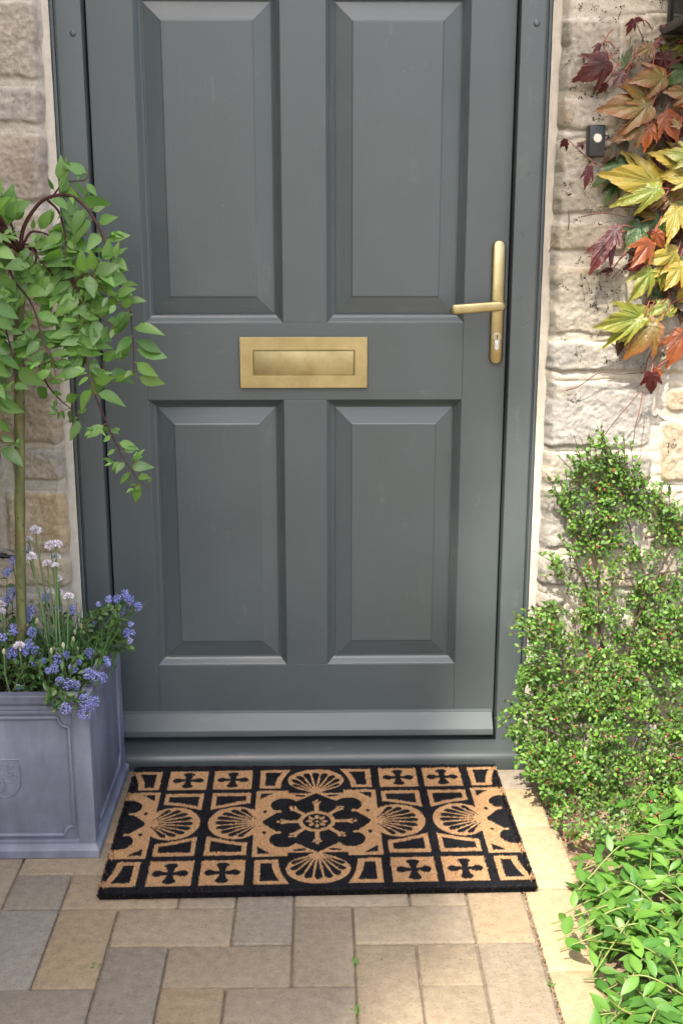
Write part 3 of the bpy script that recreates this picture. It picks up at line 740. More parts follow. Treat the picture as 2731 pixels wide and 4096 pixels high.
br([(118, 745), (140, 600), (230, 460), (330, 412), (430, 420), (520, 500), (590, 620), (640, 750), (700, 930), (770, 1095)], -.28, -.34, .0042, .0013, .75, 1.0, .3)
br([(770, 1095), (776, 1200), (787, 1320), (785, 1440), (800, 1480)], -.34, -.345, .0013, .0008, 1.0, 1.05, .1)
br([(280, 440), (340, 500), (375, 600), (386, 720), (380, 800)], -.285, -.31, .0024, .001, 1.0)
br([(130, 740), (240, 722), (330, 770), (395, 825), (430, 930), (465, 1035), (492, 1150), (502, 1300), (520, 1430), (560, 1590)], -.28, -.36, .0034, .0017, 1.15, 1.0, .2)
br([(560, 1590), (625, 1745), (690, 1890), (765, 2020), (830, 2100), (890, 2142)], -.36, -.375, .0017, .0008, .8, .72, .25)
br([(95, 1210), (180, 1300), (270, 1510), (350, 1612), (420, 1670), (490, 1730)], -.30, -.25, .0022, .0009, .8, 1.0)
br([(300, 430), (370, 345), (440, 328), (510, 315), (520, 235)], -.285, -.30, .0018, .0007, .75, .8)
br([(120, 740), (170, 640), (215, 625), (290, 650), (340, 720), (390, 860), (440, 960), (500, 990), (600, 960)], -.28, -.30, .0026, .0009, 1.2, .85)
br([(140, 720), (210, 740), (215, 850), (290, 960), (340, 1040), (375, 1090), (420, 1160), (470, 1250), (510, 1320), (600, 1400), (660, 1520)], -.28, -.32, .0024, .0009, 1.15)
br([(110, 750), (60, 800), (75, 900), (140, 980), (190, 1060), (230, 1180), (255, 1290), (310, 1400), (330, 1480)], -.28, -.36, .0024, .0009, 1.15)
br([(450, 900), (520, 890), (590, 860), (640, 830), (700, 800)], -.34, -.35, .0014, .0007, 1.3, .8)
br([(430, 930), (520, 870), (600, 960), (680, 1030), (740, 1100)], -.34, -.37, .0012, .0007, 1.1, .9)
br([(380, 800), (450, 950), (530, 1080), (600, 1140), (680, 1190)], -.31, -.35, .0012, .0007, 1.2)
br([(110, 760), (20, 560), (-40, 420)], -.28, -.31, .003, .001, 1.0)
br([(110, 760), (40, 900), (20, 1100), (60, 1300), (90, 1420), (70, 1540)], -.28, -.37, .002, .0009, .9)
br([(105, 750), (160, 700), (240, 800), (330, 900), (420, 1020), (470, 1130), (430, 1280)], -.28, -.34, .002, .0009, 1.2)
for k in range(15):               # the far and left side of the crown
    az = R_(random.uniform(95, 275)); rad = random.uniform(.13, .26); up = random.uniform(.03, .12); dn = random.uniform(.22, .5)
    ctrl = [HEAD, HEAD+np.array((math.cos(az)*rad*.4, math.sin(az)*rad*.32, up)), HEAD+np.array((math.cos(az)*rad*.8, math.sin(az)*rad*.55, up*.4)), HEAD+np.array((math.cos(az)*rad, math.sin(az)*rad*.65, -dn*.5)), HEAD+np.array((math.cos(az)*rad*1.05, math.sin(az)*rad*.65, -dn))]
    if ctrl[-1][1] > -.13:
        for c_ in ctrl: c_[1] = min(c_[1], -.135)
    brs.append((smooth_path(ctrl, 6), .0028, .0009, .9, 1.0, .15))
tw, lvs = MB(), MB()
def wcol():
    k = random.random(); return np.array((.050, .185, .016))*(1-k)+np.array((.175, .365, .036))*k
for (P, r0, r1, dens, lmax, st) in brs:
    n = len(P); tw.tube(P, [r0+(r1-r0)*i/(n-1) for i in range(n)], 6, [tuple(BARK_R*(1-i/n*.5)+np.array((.10, .075, .03))*(i/n)**3) for i in range(n) for _ in range(6)])
    d = 0; nxt = random.uniform(.0, .02); Ltot = sum(np.linalg.norm(P[i+1]-P[i]) for i in range(n-1)); acc = 0; side = 1
    for i in range(n-1):
        a, b_ = P[i], P[i+1]; L = np.linalg.norm(b_-a); t = (b_-a)/max(L, 1e-6)
        while acc+L > nxt:
            f = nxt/Ltot; q = a+t*(nxt-acc); nxt += .0104/dens*random.uniform(.6, 1.4); side = -side
            if f < st: continue
            lat = np.cross(t, np.array((0, -1, 0)))*side; lat = lat/max(np.linalg.norm(lat), 1e-6)
            for _ in range(1 if random.random() < .62 else 2):
                dd = Vector(t*.38+lat*random.uniform(.4, 1.3)+np.array((0, random.uniform(-.7, .35), random.uniform(-.25, .35))))
                size = random.choice((.018, .024, .030, .036, .042, .047, .053))*lmax
                nn = Vector((random.gauss(0, .55), -1, random.gauss(.55, .5)))
                bs = q+rv(.0008); tip = Vector(bs)+dd.normalized()*.006
                tw.tube([bs, tip], [.0006, .0005], 4, (.16, .2, .05), cap=False)
                leaf(lvs, tip, dd, nn, size, size*random.uniform(.46, .60), wcol(), random.choice(('ovate', 'ell', 'ovate')), 6, random.uniform(.05, .45), random.uniform(-.1, .5), .28)
            if random.random() < .22*dens:     # a short shoot of small young leaves
                dd = Vector(lat+np.array((0, random.uniform(-.5, .2), random.uniform(-.1, .5)))).normalized(); s0 = Vector(q); ln = random.uniform(.015, .035)
                tw.tube([s0, s0+dd*ln], [.0007, .0005], 4, (.15, .12, .05), cap=False)
                for z in range(5):
                    leaf(lvs, s0+dd*ln*(.4+.15*z), (dd+rv(.8)).normalized(), Vector((0, -1, .6))+rv(.5), random.uniform(.012, .022), random.uniform(.005, .009), wcol()*1.15, 'ell', 4, .3, .5, .2)
        acc += L
tw.build('branches', M_TWIG, willow); lvs.build('leaves', M_WILLOW, willow)

# ================================================================== CEANOTHUS AND CHIVES IN THE PLANTER
def c2(x, y, yy): return ony(x/1.568, 2000+y/1.568, yy)
cean = thing('ceanothus', 'low blue flowered ceanothus with small glossy leaves spilling over the planter rim', 'shrub', (-.56, -.26, .29))
FL = [(80, 385), (45, 450), (75, 590), (30, 640), (165, 725), (195, 690), (90, 815), (15, 865), (200, 830), (290, 610), (75, 965), (155, 950), (180, 905), (225, 950), (220, 1025), (275, 1010), (340, 1060), (365, 1000), (410, 980), (460, 1055), (495, 1018), (565, 965), (550, 1090), (600, 1110), (640, 1115), (425, 1160), (480, 1160), (115, 1175), (535, 1262), (585, 1270), (410, 1310), (530, 1335), (665, 1000), (680, 1030), (585, 775), (618, 655), (682, 628), (735, 625), (785, 592), (810, 628), (868, 668), (763, 697), (820, 780), (797, 835), (835, 832), (450, 690), (355, 685), (815, 885), (375, 1140), (300, 1070)]
BIG = {(165, 725): 1.5, (75, 590): 1.3, (90, 815): 1.25, (75, 965): 1.3, (535, 1262): 1.5, (585, 1270): 1.4, (530, 1335): 1.5, (410, 1310): 1.25, (810, 628): 1.25, (565, 965): 1.35, (425, 1160): 1.2, (550, 1090): 1.15, (600, 1110): 1.15, (640, 1115): 1.1, (45, 450): 1.2, (200, 830): 1.1, (365, 1000): 1.2}
SMALL = {(585, 775), (820, 780), (835, 832), (815, 885), (618, 655), (275, 1010), (665, 1000), (680, 1030), (115, 1175), (495, 1018), (300, 1070)}
cl, cs = MB(), MB()
def cgreen(): k = random.random(); return np.array((.030, .085, .018))*(1-k)+np.array((.075, .16, .03))*k
def sprig(P, n, size, rad=.0009, c0=(.12, .15, .04)):
    P = smooth_path(P, 5); cs.tube(P, rad, 5, c0, cap=False)
    for k in range(n):
        t = (k+.5)/n*.92+.08; q = P[int(t*(len(P)-1))]; ax = Vector(P[min(len(P)-1, int(t*(len(P)-1))+1)]-P[max(0, int(t*(len(P)-1))-1)]).normalized()
        dd = (ax*.5+rv(.75)).normalized()
        leaf(cl, q, dd, Vector((0, -.5, 1))+rv(.45), size*random.uniform(.65, 1.2), size*random.uniform(.36, .55), cgreen(), 'ell', 4, .3, random.uniform(0, .4), .25)
for (fx, fy) in FL:
    nv = 2000+fy/1.568
    yy = -.15-.25*min(1, max(0, (nv-2230)/(2760-2230))) if nv < 2780 else -.452
    if fx > 560 and fy < 1000: yy = -.20-.08*(fy-590)/400
    if fy > 1240: yy = -.455
    elif fy > 1080 and fx > 500: yy = -.40
    p = c2(fx, fy, yy); fc = MB(); R = .0086*BIG.get((fx, fy), 1.0)*(.62 if (fx, fy) in SMALL else 1)
    k = random.random(); base = np.array((.16, .185, .47))*(1-k)+np.array((.25, .275, .58))*k
    if fy > 1050: base = base*.6+np.array((.30, .31, .58))*.4
    for q in range(int(95*min(1.6, R/.0098))):
        d = rv().normalized()*R*random.random()**.33; d.z *= 1.2
        c_ = base*random.uniform(.6, 1.5)
        if random.random() < .07: c_ = np.array((.55, .48, .55))
        rr = random.uniform(.0011, .0019); fc.add([(p[0]+d.x+a*rr, p[1]+d.y+b_*rr, p[2]+d.z+e_*rr) for a, b_, e_ in ((1, 0, 0), (-1, 0, 0), (0, 1, 0), (0, -1, 0), (0, 0, 1), (0, 0, -1))],
               [(0, 2, 4), (2, 1, 4), (1, 3, 4), (3, 0, 4), (2, 0, 5), (1, 2, 5), (3, 1, 5), (0, 3, 5)], c_)
    fc.build('flower_cluster', M_PETAL, cean, smooth=False)
    # its stem
    root = np.array((np.clip(p[0]+random.uniform(-.06, .02), PX0+.03, PX1-.03), np.clip(p[1]+random.uniform(-.01, .06), PYF+.03, PYB-.03), .295))
    if p[0] > -.44 and fy < 1100: root = np.array((-.445, -.22, .30))
    mid = (root+p)/2+np.array((0, 0, .02)); sprig([root, mid, p], 9 if fy < 1100 else 11, .017)
for k in range(150):             # the leafy mass filling the planter
    bx, by = random.uniform(PX0+.02, PX1-.02), random.uniform(PYF+.018, PYB-.02)
    ln = random.uniform(.05, .13); d = Vector((random.gauss(.15, .5), random.gauss(-.15, .5), random.uniform(.35, 1.0))).normalized()
    p0 = np.array((bx, by, .292)); p1 = p0+np.array(d*ln*.6)+np.array((0, 0, .012)); p2 = p0+np.array(d*ln)
    if p2[0] > PX1-.005 and p2[2] < .36: continue
    if p2[1] < PYF and random.random() < .7: continue
    sprig([p0, p1, p2], random.randint(10, 16), .0165)
for (pts) in ([(470, 900), (560, 800), (650, 700), (740, 660), (790, 640)], [(520, 900), (620, 850), (700, 790), (760, 740)], [(480, 950), (600, 900), (700, 880), (780, 900), (840, 930)], [(520, 860), (600, 740), (690, 700), (760, 690)], [(560, 930), (640, 840), (720, 830), (810, 850)], [(500, 820), (600, 730), (690, 690), (830, 700)], [(560, 960), (650, 930), (730, 940), (790, 925)], [(520, 780), (580, 720), (640, 710)], [(600, 880), (700, 850), (790, 890)]):
    sprig([c2(x, y, -.21-.05*random.random()) for x, y in pts], 22, .017)
for (pts) in ([(300, 1170), (340, 1230), (360, 1280), (345, 1300)], [(340, 1180), (380, 1240), (400, 1290)], [(380, 1190), (430, 1240), (500, 1265)], [(300, 1190), (320, 1250), (350, 1290)]):
    sprig([c2(x, y, -.432-.012*i/3) for i, (x, y) in enumerate(pts)], 13, .018)
cs.build('stems', M_STEM, cean); cl.build('leaves', M_CEAN, cean)

chives = thing('chives', 'clump of tall green chive stems with white flower heads in the planter', 'plant', (-.495, -.23, .29))
HD = [(220, 195, 1.15), (172, 315, 1.0), (193, 358, 1.0), (318, 290, 1.1), (352, 283, 1.1), (180, 248, .7), (298, 400, .9), (347, 358, .9), (347, 412, .7), (365, 495, .8), (318, 577, .7), (430, 607, .9), (362, 580, .9), (120, 920, 1.0), (8, 660, 1.0), (10, 700, .8)]
BUD = [(233, 770), (470, 840), (507, 803), (283, 880), (460, 888), (397, 925), (322, 960), (25, 965)]
for i, (hx, hy, sc) in enumerate(HD+[(x, y, 0) for x, y in BUD]):
    yy = -.22-.05*random.random() if hy < 900 else -.33
    p = c2(hx, hy, yy); bx = 330+.28*(hx-220)+random.uniform(-25, 55) if hx > 60 and hy < 900 else hx+30
    if hx > 60 and hy > 700 and sc == 0: bx = hx+random.uniform(-40, 20)
    rt = c2(bx, 1060, yy-.01); rt[2] = .292
    mid = (p+rt)/2+np.array((random.uniform(-.004, .004), 0, 0)); top = Vector(p)
    st = MB(); P = smooth_path([rt, mid, p], 8)
    st.tube(P, [.0019-.0004*k/len(P) for k in range(len(P))], 7, [tuple(np.array((.135, .24, .10))*(1-k/len(P)*.25)+np.array((.05, .04, 0))*(k/len(P))) for k in range(len(P)) for _ in range(7)])
    so_ = st.build('flower_stem', M_STEM, chives)
    hm = MB()
    if sc:
        for q in range(46):
            a = random.uniform(0, 2*math.pi); el = math.asin(random.uniform(-.15, 1)); d = Vector((math.cos(a)*math.cos(el), math.sin(a)*math.cos(el), math.sin(el)*.75))
            for z in range(3):
                dd = (d+rv(.35)).normalized()
                leaf(hm, top+d*.004*sc, dd, rv(), random.uniform(.0065, .0095)*sc, .0032*sc, np.array((.80, .76, .79)) if random.random() < .85 else np.array((.66, .50, .58)), 'ell', 3, .3, .2, .1)
        hm.blob((top.x, top.y, top.z-.001), (.0042*sc, .0042*sc, .0034*sc), (.16, .20, .08))
    else: hm.blob((top.x, top.y, top.z+.004), (.0034, .0034, .0068), (.50, .50, .30), 2)
    hm.build('flower_head' if sc else 'flower_bud', M_PETAL, so_)
gl = MB()
for k in range(130):
    rt = np.array((-.50+random.gauss(.035, .03), -.24+random.gauss(0, .03), .292)); ln = random.uniform(.07, .17); lean = rv(.35); tip = rt+np.array((lean.x*ln, lean.y*ln*.6, ln*.9))
    if tip[0] > PX1: tip[2] = max(tip[2], .36)
    gl.tube(smooth_path([rt, (rt+tip)/2+np.array((0, 0, .012)), tip], 4), [.0012]*5+[.0010, .0008, .0005, .0003], 4, np.array((.07, .16, .05))*random.uniform(.7, 1.3), cap=False)
gl.build('leaves', M_STEM, chives)

# ================================================================== DOORBELL, LANTERN, PIPE
q0 = ony(2357, 497, -.098); q1 = ony(2416, 625, -.098); cxb, czb = (q0[0]+q1[0])/2, (q0[2]+q1[2])/2; hwb, hhb = (q1[0]-q0[0])/2, (q0[2]-q1[2])/2
bell = thing('doorbell', 'small black doorbell with a round ivory button on the stone wall', 'doorbell', (cxb, -.078, czb))
b = MB(); b.box(cxb-hwb, cxb+hwb, -.098, -.070, czb-hhb, czb+hhb, .0022, 3); b.build('case', M_BLACK, bell, auto=40)
b = MB(); disc(b, (cxb+.001, czb+.0045), .0098, -.0978, -.0996, 28, .0012); ro = b.build('ring', M_RING, bell, auto=40, recalc=True)
b = MB(); disc(b, (cxb+.001, czb+.0045), .0080, -.0985, -.1012, 28, .0012); b.build('button', M_BUTTON, bell, auto=40, recalc=True)
lan = thing('wall_lantern', 'black metal wall lantern with clear glass panes at the top of the right wall', 'lantern', (.78, -.08, 1.66))
lq = ony(2644, 140, -.085); lx0, lz0 = float(lq[0]), float(lq[2]); lx1, ly0, ly1, lz1 = lx0+.15, -.235, -.088, lz0+.25
b = MB(); b.box(lx0, lx1, ly0, ly1, lz0, lz0+.012, .0015); b.box(lx0+.006, lx1-.006, ly0+.006, ly1-.006, lz0+.012, lz0+.020, .001)
b.box(lx0, lx1, ly0, ly1, lz1-.014, lz1, .0015)
for xx in (lx0+.006, lx1-.017):
    for yy in (ly0+.006, ly1-.017): b.box(xx, xx+.011, yy, yy+.011, lz0+.020, lz1-.014, .001)
b.build('frame', M_LANT, lan, auto=40)
b = MB(); tc_ = ((lx0+lx1)/2, (ly0+ly1)/2); v5 = [(lx0-.012, ly0-.012, lz1), (lx1+.012, ly0-.012, lz1), (lx1+.012, ly1, lz1), (lx0-.012, ly1, lz1), (tc_[0]-.02, tc_[1]-.02, lz1+.07), (tc_[0]+.02, tc_[1]-.02, lz1+.07), (tc_[0]+.02, tc_[1]+.02, lz1+.07), (tc_[0]-.02, tc_[1]+.02, lz1+.07)]
b.add(v5, [(3, 2, 1, 0), (0, 1, 5, 4), (1, 2, 6, 5), (2, 3, 7, 6), (3, 0, 4, 7), (4, 5, 6, 7)]); b.build('roof', M_LANT, lan, smooth=False)
gm_, gt_, gp_, go2 = mat('lantern_glass'); gp_.inputs['Base Color'].default_value = (.93, .97, .97, 1); gp_.inputs['Roughness'].default_value = .03; gp_.inputs['Transmission Weight'].default_value = 1; gp_.inputs['IOR'].default_value = 1.05; gp_.inputs['Specular IOR Level'].default_value = .5
for (a0, a1, b0, b1) in ((lx0+.010, lx0+.0125, ly0+.017, ly1-.017), (lx1-.0125, lx1-.010, ly0+.017, ly1-.017), (lx0+.017, lx1-.017, ly0+.010, ly0+.0125)):
    b = MB(); b.box(a0, a1, b0, b1, lz0+.0202, lz1-.0142); b.build('pane', gm_, lan, smooth=False)
b = MB(); b.tube([(tc_[0], tc_[1], lz0+.02), (tc_[0], tc_[1], lz0+.06)], .014, 14); b.build('lamp_holder', M_LANT, lan, auto=40)
b = MB(); b.box(tc_[0]-.03, tc_[0]+.03, -.088, -.070, lz0+.05, lz0+.2, .003); b.build('wall_bracket', M_LANT, lan, auto=40)
pp = ony(0, 2222, -.094); pe = ony(72, 2232, -.094); b = MB(); dv = (pe-pp)
b.tube([pp-dv*3, pe], .0042, 12); b.tube([pp+dv*.05, pp+dv*.28], .0058, 12); b.tube([pp+dv*.15-np.array((0, 0, .0)), pp+dv*.15+np.array((0, .02, -.003))], .004, 8)
tag(b.build('water_pipe', M_BLACK, auto=40), 'thin black plastic pipe running along the stone wall behind the slim trunk', 'pipe')

# ================================================================== VIRGINIA CREEPER ON THE RIGHT WALL
HALF = [(0, 0), (.09, -.06), (.22, -.07), (.33, -.02), (.41, .08), (.46, .21), (.56, .38), (.70, .66), (.51, .55), (.38, .47), (.33, .46), (.34, .57), (.31, .69), (.23, .81), (.105, .94), (0, 1.14)]
def creeper_outline():
    pts = []
    for i in range(len(HALF)-1):
        (ax, ay), (bx, by) = HALF[i], HALF[i+1]; pts.append((ax, ay)); 
        nx, ny = (by-ay), -(bx-ax); l = math.hypot(nx, ny)
        if i > 1 and l > .06: pts.append((ax+(bx-ax)*.62+nx*.14, ay+(by-ay)*.62+ny*.14)); pts.append((ax+(bx-ax)*.70-nx*.02, ay+(by-ay)*.70-ny*.02))
    pts.append(HALF[-1]); return pts+[(-x, y) for x, y in pts[::-1][1:-1]]
OUT = creeper_outline()
VEIN = [math.atan2(1, 0), math.atan2(.62-.1, .66), math.atan2(.62-.1, -.66), math.atan2(.0, .47), math.atan2(.0, -.47)]
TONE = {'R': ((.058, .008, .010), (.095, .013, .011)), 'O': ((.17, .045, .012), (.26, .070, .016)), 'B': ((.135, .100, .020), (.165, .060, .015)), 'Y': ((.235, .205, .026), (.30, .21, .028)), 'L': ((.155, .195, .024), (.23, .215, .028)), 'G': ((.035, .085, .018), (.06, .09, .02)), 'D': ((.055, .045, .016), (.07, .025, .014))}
def creeper_leaf(mb, base, tip, nrm, tone, wide=1.0, curl=.25, fold=.16):
    base, tip = Vector(base), Vector(tip); d = tip-base; L = d.length*.92; wide = wide*.86; d.normalize(); nrm = Vector(nrm); nrm = (nrm-d*nrm.dot(d)).normalized(); b_ = d.cross(nrm)
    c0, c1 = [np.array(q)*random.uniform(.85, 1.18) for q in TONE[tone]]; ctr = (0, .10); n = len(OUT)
    ring = [(0.0,), ]
    vs = []; cs_ = []
    def place(x, y, f, amp):
        a = math.atan2(y-.10, x); dv_ = min(abs((a-v+math.pi) % (2*math.pi)-math.pi) for v in VEIN); r = math.hypot(x, y-.1)
        h = fold*min(dv_, .45)*r*1.6 - curl*r*r + amp
        return base+d*(y*L)+b_*(x*L*wide)+nrm*(h*L)
    vs.append(base+d*(.10*L)); cs_.append(c0*.9)
    for f in (.34, .68, 1.0):
        for k, (x, y) in enumerate(OUT):
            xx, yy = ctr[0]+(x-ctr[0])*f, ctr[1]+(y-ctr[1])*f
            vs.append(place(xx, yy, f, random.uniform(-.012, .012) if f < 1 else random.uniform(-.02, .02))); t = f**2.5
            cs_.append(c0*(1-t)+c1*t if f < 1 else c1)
    fs = [(0, 1+k, 1+(k+1) % n) for k in range(n)]
    for r in range(2): fs += [(1+r*n+k, 1+(r+1)*n+k, 1+(r+1)*n+(k+1) % n, 1+r*n+(k+1) % n) for k in range(n)]
    mb.add(vs, fs, cs_)
def c4(x, y, yy): return ony(2100+x/1.3835, y/1.3835, yy)
creeper = thing('virginia_creeper', 'creeper with red, bronze and yellow lobed leaves climbing the right wall below the lantern', 'climbing plant', (.72, -.09, 1.2))
CL = [(602, 108, 556, 190, 'R', .8), (606, 104, 655, 112, 'R', .7), (412, 240, 378, 295, 'R', .7), (428, 238, 448, 246, 'R', .7), (462, 335, 284, 440, 'R', 1.0), (540, 400, 482, 480, 'R', .9), (560, 420, 500, 430, 'O', .6), (548, 372, 590, 245, 'G', .6),
      (700, 255, 604, 300, 'B', .8), (718, 240, 765, 212, 'R', .8), (452, 462, 398, 520, 'R', .7), (775, 425, 600, 432, 'B', 1.0), (700, 585, 425, 572, 'B', 1.0), (690, 560, 520, 430, 'B', .8), (835, 340, 800, 425, 'R', .9), (850, 232, 880, 225, 'R', .8), (610, 372, 560, 352, 'R', .7), (770, 520, 690, 590, 'D', .9),
      (668, 668, 505, 760, 'B', 1.0), (690, 690, 660, 835, 'O', .8), (700, 680, 745, 745, 'B', .7), (770, 625, 862, 770, 'O', 1.05), (830, 560, 900, 600, 'O', .9), (752, 1020, 440, 950, 'Y', .85), (740, 1010, 550, 828, 'Y', .6), (748, 1040, 490, 1112, 'L', .62), (890, 915, 732, 835, 'Y', .9), (900, 1000, 772, 972, 'Y', 1.0), (900, 1030, 795, 1085, 'Y', .8),
      (590, 885, 376, 1002, 'G', .9), (520, 985, 438, 1115, 'G', .6), (356, 920, 330, 1046, 'R', .6), (510, 800, 432, 892, 'D', .9), (560, 780, 520, 850, 'D', .8), (845, 1145, 792, 1340, 'Y', .7), (870, 1150, 900, 1290, 'Y', .7), (640, 1230, 560, 1380, 'G', 1.0), (740, 1190, 690, 1340, 'G', .9), (720, 1280, 772, 1378, 'O', .9), (716, 1275, 660, 1290, 'R', .6),
      (690, 1335, 605, 1470, 'O', .9), (505, 1255, 452, 1400, 'R', .7), (470, 1320, 366, 1492, 'R', .75), (510, 1290, 540, 1330, 'R', .6), (840, 1400, 680, 1440, 'Y', .9), (862, 1470, 778, 1600, 'Y', .9), (850, 1440, 680, 1530, 'Y', .6), (700, 1490, 588, 1668, 'L', .7), (760, 1500, 755, 1612, 'L', .7), (668, 1745, 392, 1812, 'L', .75), (660, 1730, 600, 1690, 'L', .5), (650, 1760, 425, 1900, 'L', .45),
      (805, 1680, 660, 1735, 'L', .8), (715, 1715, 555, 1892, 'L', .8), (725, 1785, 552, 1972, 'B', .9), (545, 1830, 508, 1972, 'D', .7), (880, 1835, 795, 2030, 'O', .9), (700, 2060, 700, 2190, 'R', .9), (720, 2035, 748, 2110, 'O', .8), (690, 2100, 665, 2150, 'O', .7), (482, 1490, 408, 1505, 'R', .6), (222, 768, 188, 820, 'R', .6), (224, 772, 234, 842, 'R', .5), (322, 790, 280, 812, 'R', .8), (316, 800, 318, 832, 'R', .6),
      (880, 1430, 810, 1580, 'G', .9), (880, 1690, 850, 1790, 'D', .8), (790, 1740, 850, 1700, 'L', .7), (860, 1250, 800, 1330, 'D', .9), (820, 470, 740, 540, 'G', .9), (860, 700, 800, 640, 'B', .8), (800, 800, 690, 850, 'D', 1.0), (870, 820, 760, 900, 'B', .9), (640, 900, 540, 870, 'G', .8), (760, 1100, 660, 1150, 'B', .8), (820, 1080, 740, 1180, 'D', .9), (700, 380, 640, 350, 'R', .9), (780, 360, 720, 340, 'D', .9)]
lv_ = MB(); stm = MB()
def brown(): return np.array((.16, .075, .055))*random.uniform(.7, 1.3)
for i, (ax, ay, tx, ty, tone, wd) in enumerate(CL):
    dk = tone in 'GD'; y0 = -.088-random.uniform(0, .012) if dk else -.100-random.uniform(.0, .035)
    A = c4(ax, ay, y0); px = math.hypot(tx-ax, ty-ay); y1 = y0+random.uniform(-.01, .015)-(.02 if px > 150 else 0)
    y1 = min(y1, -.083); B = c4(tx, ty, y1)
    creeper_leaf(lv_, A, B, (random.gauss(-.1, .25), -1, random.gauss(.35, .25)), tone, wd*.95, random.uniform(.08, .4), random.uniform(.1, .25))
    W_ = np.array((A[0]+random.uniform(.0, .05), -.084, A[2]+random.uniform(-.02, .06)))
    if not (ax < 345 and 740 < ay < 830): stm.tube(smooth_path([A, (A+W_)/2+np.array((0, -.012, .006)), W_], 4), .0011, 5, (.26, .07, .05) if not dk else (.14, .10, .04), cap=False)
r2 = random.Random(4)
for q in range(105):                # deeper leaves near the picture's edge and beyond it
    x = 640+r2.random()**.75*500; y = r2.uniform(190, 1740)
    if x < 640+max(0, (y-1350))*.45+60*math.sin(y*.011): continue
    y0 = -.09-r2.uniform(0, .05) if x > 880 else -.084-r2.uniform(0, .018)
    A = c4(x, y, y0); an = r2.uniform(1.9, 4.6); ln = r2.uniform(80, 175)
    B = c4(x+math.cos(an)*ln, y-math.sin(an)*ln*.9+20, min(y0+.005, -.083))
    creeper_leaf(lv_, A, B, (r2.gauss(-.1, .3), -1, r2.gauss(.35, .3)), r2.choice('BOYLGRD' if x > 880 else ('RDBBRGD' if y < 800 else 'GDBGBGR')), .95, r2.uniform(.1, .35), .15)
STEMS = [[(1000, 300), (870, 330), (700, 320), (650, 330), (590, 270)], [(690, 320), (650, 210), (620, 140), (598, 100)], [(560, 390), (500, 340), (450, 280), (415, 235)], [(430, 925), (370, 890), (300, 830), (240, 775), (215, 765)], [(873, 480), (770, 520), (700, 600)], [(730, 650), (760, 720), (800, 780), (830, 800), (840, 770)], [(800, 1210), (720, 1225), (660, 1270), (600, 1350), (540, 1420), (500, 1460), (470, 1520)],
         [(306, 1200), (400, 1180), (480, 1182), (560, 1200)], [(410, 1143), (520, 1142), (660, 1150), (760, 1150)], [(225, 2160), (300, 2135), (410, 2062), (520, 2070), (640, 2062)], [(640, 2062), (700, 2010), (760, 1930), (820, 1880), (900, 1800)], [(640, 2160), (600, 2210), (530, 2290), (480, 2352), (430, 2420)], [(650, 2160), (640, 2230), (625, 2300), (610, 2352), (600, 2440), (590, 2490)], [(660, 2080), (680, 1980), (720, 1920), (780, 1880)], [(480, 1540), (560, 1460), (700, 1400)], [(345, 1420), (450, 1410), (560, 1412)], [(900, 1520), (850, 1640), (830, 1690), (790, 1740)], [(873, 1340), (740, 1330), (700, 1380)], [(1000, 1000), (900, 1300), (880, 1500), (870, 1700)], [(1050, 100), (980, 600), (960, 1000), (930, 1400)], [(240, 1170), (242, 1230), (236, 1275)], [(130, 1392), (150, 1360), (170, 1330)]]
for q, S_ in enumerate(STEMS):
    P = smooth_path([c4(x, y, -.088-(.012 if len(S_) > 4 else .004)*math.sin(math.pi*i/(len(S_)-1))-(.018 if q in (10, 11, 12) else 0)) for i, (x, y) in enumerate(S_)], 6); r = .0022 if q >= 18 and q < 20 else .0011
    if r > .002:
        wm = MB(); wm.tube(P, [r*(1.2-.5*i/len(P)) for i in range(len(P))], 8, brown()*.8); wm.build('woody_stem', M_TWIG, creeper); continue
    stm.tube(P, [r*(1.2-.5*i/len(P)) for i in range(len(P))], 6, brown()*(1.2 if q < 7 else .9))
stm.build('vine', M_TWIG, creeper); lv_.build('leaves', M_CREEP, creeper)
pads = MB(); r3 = random.Random(12)
def padspot(x, z):
    yw = wall_y(x, z); return np.array((x, yw-.0006, z))
for q in range(290):
    zc_ = r3.uniform(.62, 1.62) if q % 3 else r3.uniform(1.25, 1.62); xc_ = .505+r3.random()**.8*.30
    if zc_ < .9 and r3.random() < .6: continue
    c_ = padspot(xc_, zc_); ctr = None
    for k in range(r3.randint(2, 9)):
        a = r3.uniform(0, 6.28); d = abs(r3.gauss(0, .009)); px_, pz_ = xc_+d*math.cos(a), zc_+d*math.sin(a)
        if px_ < .503: continue
        p = c_+np.array((px_-xc_, -.0007, pz_-zc_)); rr = r3.uniform(.0008, .0017)
        pads.add([(p[0]+rr*math.cos(t*1.0472), p[1]-(.0005 if t % 2 else .0), p[2]+rr*math.sin(t*1.0472)) for t in range(6)], [(0, 1, 2, 3, 4, 5)], (.020, .011, .009))
        if k % 2 == 0: pads.tube([c_+np.array((0, -.001, 0)), (c_+p)/2+np.array((.001, -.0015, .001)), p+np.array((0, -.0004, 0))], .00035, 3, (.05, .03, .02), cap=False)
for (u, v) in ((2085, 940), (2075, 1190), (2105, 1290), (2095, 930), (2120, 690)):
    p = ony(u, v, -.0305)
    for k in range(5):
        a, d = r3.uniform(0, 6.28), r3.uniform(.001, .009); rr = .0008
        pads.add([(p[0]+d*math.cos(a)+rr*math.cos(t*1.0472), -.0306, p[2]+d*math.sin(a)*.7+rr*math.sin(t*1.0472)) for t in range(6)], [(0, 1, 2, 3, 4, 5)], (.03, .015, .012))
pads.build('tendril_pads', M_TWIG, creeper, smooth=False)

